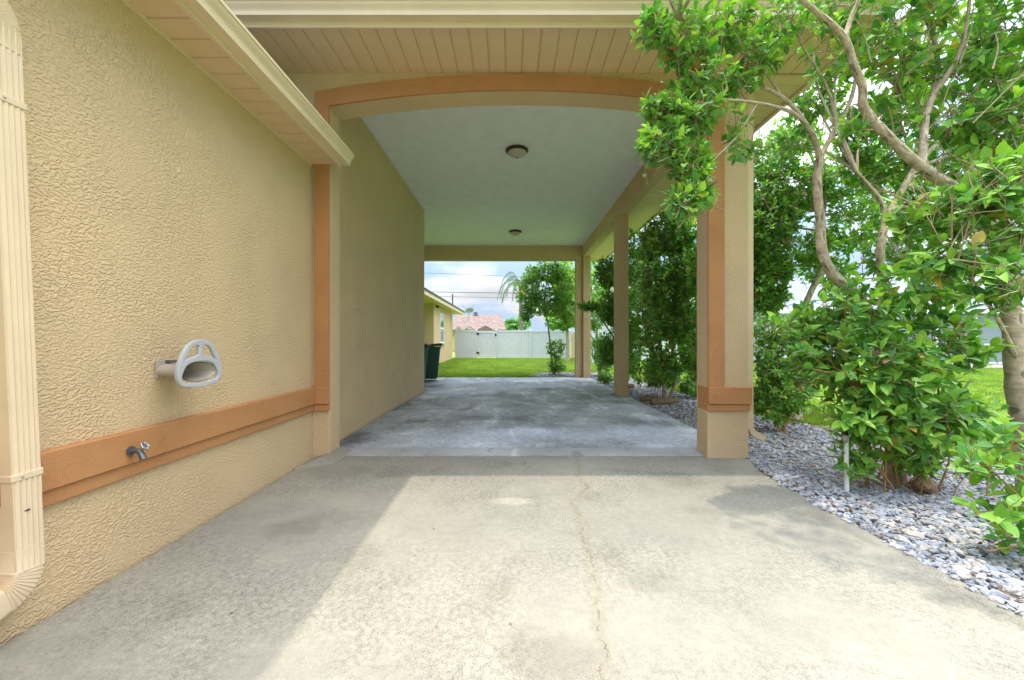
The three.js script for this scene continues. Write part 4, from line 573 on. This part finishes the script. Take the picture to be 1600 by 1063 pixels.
hedgeTree('hedge_tree', 'hedge tree between the middle and rear carport columns', [2.95, 0, -11], [[2.95, -0.02, -11], [2.9, 0.9, -11], [2.6, 1.9, -11], [2.55, 2.8, -11]], [[[2.9, 0.7, -11], [2.75, 1.2, -11.1], [2.3, 1.9, -11.2]]], [[2.45,3.00,-11.00,0.34,0.41,0.41,90],[2.50,2.07,-11.00,0.34,0.47,0.47,90],[2.45,0.97,-11.00,0.30,0.44,0.44,70],[2.77,1.71,-10.60,0.29,0.82,0.82,70],[1.96,2.12,-11.20,0.31,0.12,0.31,22],[3.07,2.68,-10.50,0.32,0.65,0.65,60],[2.80,0.74,-10.40,0.32,0.42,0.42,40],[2.48,0.17,-11.50,0.25,0.18,0.25,16]].map((c) => [c[0] + 0.1, ...c.slice(1)]), { seed: 421, group: HG, deep: 0.1, more: 3.2, keep: (p) => !(p.x < 2.55 && (p.z < -13.2 || p.z > -9.3)) });
hedgeTree('hedge_tree', 'farthest hedge tree beyond the rear carport column', [2.95, 0, -14], [[2.95, -0.02, -14], [2.9, 0.7, -14], [2.85, 1.7, -14]], [], [[2.91,0.91,-14.00,0.30,0.52,0.52,50],[2.80,2.09,-14.00,0.30,0.65,0.65,60],[3.03,0.39,-13.60,0.29,0.29,0.29,30]], { seed: 431, group: HG, more: 3, keep: (p) => !(p.x < 2.6 && p.z > -13.65) });
hedgeTree('hedge_tree', 'leafy tree with curved trunk behind the forked tree', [4.24, 0, -6.2], [[4.24,0.02,-6.20],[4.37,0.93,-6.20],[4.31,1.50,-6.20],[4.46,1.93,-6.20],[4.62,2.26,-6.20],[4.61,2.84,-6.20],[4.67,3.31,-6.20]], [], [[4.00,4.01,-6.50,0.34,0.40,0.40,70],[4.38,3.48,-6.40,0.45,0.43,0.45,100],[4.96,3.69,-6.20,0.52,0.42,0.52,90],[4.04,2.99,-6.40,0.39,0.43,0.43,90],[5.06,2.93,-6.20,0.52,0.42,0.52,70],[4.51,2.62,-6.30,0.45,0.25,0.45,50],[5.82,3.44,-6.30,0.48,0.48,0.48,70],[4.43,4.32,-6.40,0.39,0.20,0.39,30],[3.86,3.45,-6.60,0.20,0.51,0.51,50]], { seed: 441, group: HG, r: 0.06, more: 1.9, bare: 0.4 });
hedgeTree('hedge_tree', 'slim crooked tree above the round shrub', [4.4, 0, -6.8], [[4.39,-0.04,-6.80],[4.33,0.90,-6.80],[4.27,1.53,-6.80],[4.33,1.84,-6.80],[4.50,2.16,-6.80],[4.58,2.58,-6.80]], [], [[4.18,2.37,-6.80,0.38,0.38,0.38,60],[4.24,1.84,-6.80,0.31,0.23,0.31,30],[4.98,2.33,-6.60,0.41,0.24,0.41,34]], { seed: 451, group: HG, r: 0.05, more: 2.6 });
hedgeTree('hedge_tree', 'pale thin trunked tree behind the leaning trunk', [4.67, 0, -4.9], [[4.67,0.01,-4.90],[4.43,0.99,-4.80],[4.18,1.86,-4.70],[4.08,2.20,-4.60],[4.16,2.56,-4.60],[4.30,2.84,-4.60],[4.46,3.11,-4.60]], [[[4.1, 2.3, -4.6], [4.15, 2.7, -4.65], [3.9, 3.1, -4.7]]], [[4.43,3.87,-4.80,0.40,0.32,0.40,60],[4.37,3.28,-4.90,0.38,0.30,0.38,54],[4.76,2.69,-4.80,0.34,0.32,0.34,60],[5.06,3.28,-4.80,0.34,0.32,0.34,50],[4.62,2.25,-5.00,0.38,0.31,0.38,60],[5.69,2.37,-5.00,0.35,0.46,0.46,50],[5.85,3.29,-5.00,0.38,0.38,0.38,50],[4.08,3.83,-5.00,0.23,0.23,0.23,20],[3.87,4.23,-5.30,0.37,0.37,0.37,50],[3.88,3.93,-5.80,0.36,0.36,0.36,46],[3.81,4.53,-4.90,0.34,0.34,0.34,44],[4.11,3.51,-4.90,0.30,0.27,0.30,34],[3.64,4.89,-5.20,0.32,0.36,0.36,30],[4.46,4.54,-4.60,0.57,0.42,0.57,60],[5.24,4.11,-4.60,0.50,0.50,0.50,60]], { seed: 461, group: HG, r: 0.06, yellow: 0.03, more: 1.5, bare: 0.6 });
// lawn tree and its base shrub
hedgeTree('lawn_tree', 'slender young tree on the lawn behind the carport', [1.47, 0, -14.5], [[1.47,-0.04,-14.50],[1.38,0.56,-14.50],[1.29,1.46,-14.50],[1.23,1.90,-14.50],[1.12,2.35,-14.50],[1.16,2.91,-14.50]], [[[1.2, 2.1, -14.5], [1.5, 2.6, -14.5], [1.8, 2.9, -14.5]], [[1.22, 2.0, -14.5], [0.9, 2.5, -14.5], [0.6, 2.8, -14.5]]], [[1.23,3.58,-14.50,0.76,0.40,0.76,110],[0.62,2.91,-14.50,0.54,0.58,0.58,90],[1.67,3.02,-14.50,0.58,0.67,0.67,110],[1.12,2.39,-14.50,0.71,0.36,0.71,80],[0.49,2.13,-14.50,0.27,0.27,0.27,24],[1.91,2.13,-14.60,0.31,0.36,0.36,40]], { seed: 471, r: 0.045, more: 3, keep: (p) => p.z < -13.7 });
{ const cl = [[1.51,0.90,-14.40,0.33,0.35,0.35,40],[1.55,0.30,-14.40,0.31,0.31,0.31,40]], t = thing('base_shrub', 'small leafy shrub at the foot of the lawn tree', 'shrub', [1.5, 0, -14.4]); part('stem', limb([[1.5, -0.02, -14.42], [1.52, 0.3, -14.4], [1.52, 0.9, -14.4]], 0.02, 0.01, 3), M.sucker, t); dress(t, shoots(cl, { seed: 481, size: [0.07, 0.10], more: 2.5 }), 0, M.sucker); }
hedgeTree('background_tree', 'pale green broad tree behind the lawn tree', [3.2, 0, -24], [[3.2, -0.02, -24], [3.2, 1.5, -24], [3.1, 3.0, -24]], [], [[3.14,4.58,-24.00,0.81,1.26,1.26,120],[2.95,2.73,-24.00,0.81,0.96,0.96,100],[3.88,3.84,-24.00,0.74,1.85,1.85,120],[2.80,2.46,-26.00,0.80,0.56,0.80,50],[4.80,4.58,-24.00,0.92,1.48,1.48,80]], { seed: 491, r: 0.12, size: [0.16, 0.24], twig: 0.4, young: 0.5, more: 2.6, keep: () => true });
hedgeTree('background_tree', 'distant dark tree beside the pink roof', [0, 0, -60], [[0, -0.02, -60], [0, 2.0, -60], [0, 3.2, -60]], [], [[-0.46,3.46,-60.00,1.29,0.74,1.29,60],[1.11,3.65,-60.00,1.48,0.92,1.48,60],[-1.91,3.25,-62.00,0.95,0.57,0.95,30]], { seed: 501, r: 0.2, size: [0.4, 0.6], twig: 0.6, deep: 0.7, keep: () => true });
// palms
const PALMGREEN = leafMat([0.10, 0.19, 0.07]);
function palm(label, x, z, h, r, n, fl, seed, husk) {
  const R = rng(seed), t = thing('palm_tree', label, 'palm', [x, 0, z]);
  part('trunk', limb([[x, -0.02, z], [x + 0.05, h * 0.5, z], [x, h, z]], r, r * 0.8, seed), M.palmTrunk, t);
  for (let i = 0; i < n; i++) {
    const a = i * 2.4 + R() * 0.4, up = 0.9 - 1.5 * (i / n), dx = Math.cos(a), dz = Math.sin(a), c = new THREE.CatmullRomCurve3([V(x, h, z), V(x + dx * fl * 0.35, h + fl * (0.18 + 0.3 * up), z + dz * fl * 0.35), V(x + dx * fl * 0.68, h + fl * (0.32 * up - 0.12), z + dz * fl * 0.68), V(x + dx * fl * 0.82, h + fl * (0.2 * up - 0.55), z + dz * fl * 0.82)]), pos = [];
    for (let k = 2; k < 34; k++) { const p = c.getPoint(k / 34), q = c.getPoint((k + 0.6) / 34), T = q.clone().sub(p).normalize(), S = V(-dz, 0, dx); for (const s of [-1, 1]) { const l = fl * 0.24 * (1 - 0.5 * k / 34) * (0.8 + 0.4 * R()), e = p.clone().addScaledVector(S, s * l * 0.5).addScaledVector(T, l * 0.5).add(V(0, -l * 0.75, 0)), w = T.clone().multiplyScalar(fl * 0.022); pos.push(p.x, p.y, p.z, p.x + w.x, p.y + w.y, p.z + w.z, e.x, e.y, e.z); } }
    const g = new THREE.BufferGeometry(); g.setAttribute('position', new THREE.Float32BufferAttribute(pos, 3)); g.computeVertexNormals(); const rib = new THREE.TubeGeometry(c, 12, fl * 0.008, 4); rib.deleteAttribute('uv'); part('frond', mergeGeometries([g, rib.toNonIndexed()]), PALMGREEN, t);
  }
  if (husk) { const g = new THREE.SphereGeometry(0.35, 10, 8); g.scale(0.7, 1.2, 0.7); g.translate(x + 0.12, h - 0.45, z + 0.3); part('flower_husk', g, M.palmHusk, t); }
}
palm('tall drooping palm behind the lawn tree, left of its crown', 0.62, -30, 5.2, 0.17, 16, 2.1, 601, true);
palm('small palm peeping over the white fence near the rear house', -3.55, -30.5, 1.7, 0.12, 14, 1.15, 611, false);

// ---------------------------------------------------------------- small things on the gravel
{
  const pipe = (x, d, h, label) => { const t = thing('sprinkler_riser', label, 'pipe', [x, -0.02, -d], 'white sprinkler risers'); part('pipe', new THREE.CylinderGeometry(0.0165, 0.0165, h, 14).rotateZ(0.012).translate(x, h / 2 - 0.02, -d), M.pvc, t); part('collar', new THREE.CylinderGeometry(0.022, 0.022, 0.05, 14).translate(x - 0.005, h - 0.03, -d), M.greyPlastic, t); part('nozzle', new THREE.CylinderGeometry(0.012, 0.018, 0.035, 12).translate(x - 0.005, h + 0.01, -d), M.dark, t); };
  pipe(2.63, 3.27, 0.46, 'white plastic sprinkler riser before the large shrub'); pipe(3.0, 8.5, 0.34, 'white plastic sprinkler riser behind the split logs');
  const log = (x, d, l, r, turn, label) => { const t = new THREE.Mesh((() => { const g = new THREE.CylinderGeometry(r, r * 0.92, l, 9, 4); const p = g.attributes.position; for (let i = 0; i < p.count; i++) { const k = 1 + 0.16 * noise(p.getX(i) * 20 + 5, p.getY(i) * 9 + x * 7, 512, 512, 3); p.setX(i, p.getX(i) * k); p.setZ(i, p.getZ(i) * k * 0.7); } g.rotateZ(Math.PI / 2); g.rotateY(turn); g.computeVertexNormals(); return g; })(), M.log); t.name = numbered('split_log'); t.position.set(x, r * 0.55, -d); t.userData = { label, category: 'log', group: 'split logs on the gravel' }; t.castShadow = t.receiveShadow = true; scene.add(t); };
  log(2.78, 7.75, 0.42, 0.075, 0.25, 'weathered split log on gravel, nearest of the pile'); log(2.72, 8.15, 0.38, 0.07, -0.2, 'brown split log lying behind the nearest log'); log(3.05, 7.95, 0.34, 0.06, 0.5, 'short split log at the right of the pile'); log(2.85, 10.4, 0.4, 0.07, 0.1, 'small log on gravel behind the middle column');
  // dead leaves and bark bits strewn on the gravel
  const R = rng(901), n = 1500, im = new THREE.InstancedMesh(LEAF[1], std([1, 1, 1], 0.85), n), mt = new THREE.Matrix4(), cc = new THREE.Color(); im.name = 'leaf_litter'; im.userData = { kind: 'stuff', label: 'brown fallen leaves strewn over the gravel' };
  for (let i = 0; i < n; i++) { const edge = R() < 0.06, x = edge ? 2.24 + R() * 0.12 : 2.3 + R() * 2.0, d = 1.5 + R() * (edge ? 2.3 : 7), xx = d > 4.2 ? Math.max(2.55, x) : x, s = 0.022 + 0.045 * R() * R(); im.setMatrixAt(i, mt.compose(V(xx, 0.004 + R() * 0.014, -d), new THREE.Quaternion().setFromEuler(new THREE.Euler((R() - 0.5) * 1.2, R() * 6.3, (R() - 0.5) * 1.2)), V(s * (0.4 + R() * 0.6), s, s))); const k = 0.6 + 0.8 * R(); im.setColorAt(i, cc.setRGB(0.17 * k, 0.10 * k, 0.055 * k)); }
  im.castShadow = true; scene.add(im);
  // a few crumbs on the concrete
  const crumbs = new THREE.InstancedMesh(LEAF[2], std([0.16, 0.09, 0.045], 0.9), 46); crumbs.name = 'leaf_litter_001'; crumbs.userData = { kind: 'stuff', label: 'tiny brown leaf bits scattered on the concrete' };
  for (let i = 0; i < 46; i++) { const d = 1.7 + R() * 8, s = 0.006 + 0.012 * R(), x = R() < 0.4 ? -1.98 + R() * 0.2 : -1.8 + R() * 3.9; crumbs.setMatrixAt(i, mt.compose(V(x, (d > 4.3 ? 0.014 : 0.003) + 0.002, -d), new THREE.Quaternion().setFromEuler(new THREE.Euler((R() - 0.5) * 0.5, R() * 6.3, (R() - 0.5) * 0.5)), V(s, s, s))); } scene.add(crumbs);
}
// ---------------------------------------------------------------- grass blades
{
  const R = rng(801), pos = []; for (let i = 0; i < 9; i++) { const a = R() * 6.283, x = (R() - 0.5) * 0.05, z = (R() - 0.5) * 0.05, h = 0.03 + 0.035 * R(), w = 0.004, dx = Math.cos(a), dz = Math.sin(a), b = (R() - 0.3) * 0.025; pos.push(x - dz * w, 0, z + dx * w, x + dz * w, 0, z - dx * w, x + dx * b, h, z + dz * b); }
  const g = new THREE.BufferGeometry(); g.setAttribute('position', new THREE.Float32BufferAttribute(pos, 3)); g.computeVertexNormals();
  const m = new THREE.MeshPhysicalMaterial({ roughness: 0.9, transmission: 0.35, thickness: 0 }); m.color.setRGB(1, 1, 1);
  const spots = []; for (let i = 0; i < 64000; i++) { const d = 13.3 + 14.3 * Math.pow(R(), 1.25), x = -4.0 + R() * 9; if (x > 0.4 + Math.abs(d - 14.2) * 0.6 && d < 15.4 && x < 3.5) continue; if (x < -3.75 && d > 20) continue; spots.push([x, d]); }
  for (let i = 0; i < 52000; i++) { const d = 3 + 17 * R(), x = 4.55 + R() * 16; if (x / d < 2 && x > 3.9) spots.push([x, d]); }
  for (let i = 0; i < 14000; i++) { const d = 6 + 8 * R(), x = 3.85 + R() * 1.2; spots.push([x, d]); }
  const im = new THREE.InstancedMesh(g, m, spots.length), mt = new THREE.Matrix4(), cc = new THREE.Color(); im.name = 'grass'; im.userData = { kind: 'stuff', label: 'short bright green grass blades of the lawn' };
  spots.forEach(([x, d], i) => { const s = 0.8 + 0.9 * R() * R() + 0.25 * fbm(x * 2, d * 2, 512, 512, 2, 812); im.setMatrixAt(i, mt.compose(V(x, -0.032, -d), new THREE.Quaternion().setFromAxisAngle(V(0, 1, 0), R() * 6.283), V(s * 1.3, s, s * 1.3))); const k = (0.62 + 0.6 * R()) * (1 + 0.55 * fbm(x * 0.9 + 50, d * 0.9, 512, 512, 3, 811)), yv = R(); im.setColorAt(i, cc.setRGB((0.20 + 0.12 * yv) * k, 0.39 * k, 0.025 * k)); }); im.castShadow = im.receiveShadow = true; scene.add(im);
}
renderer.render(scene, camera);
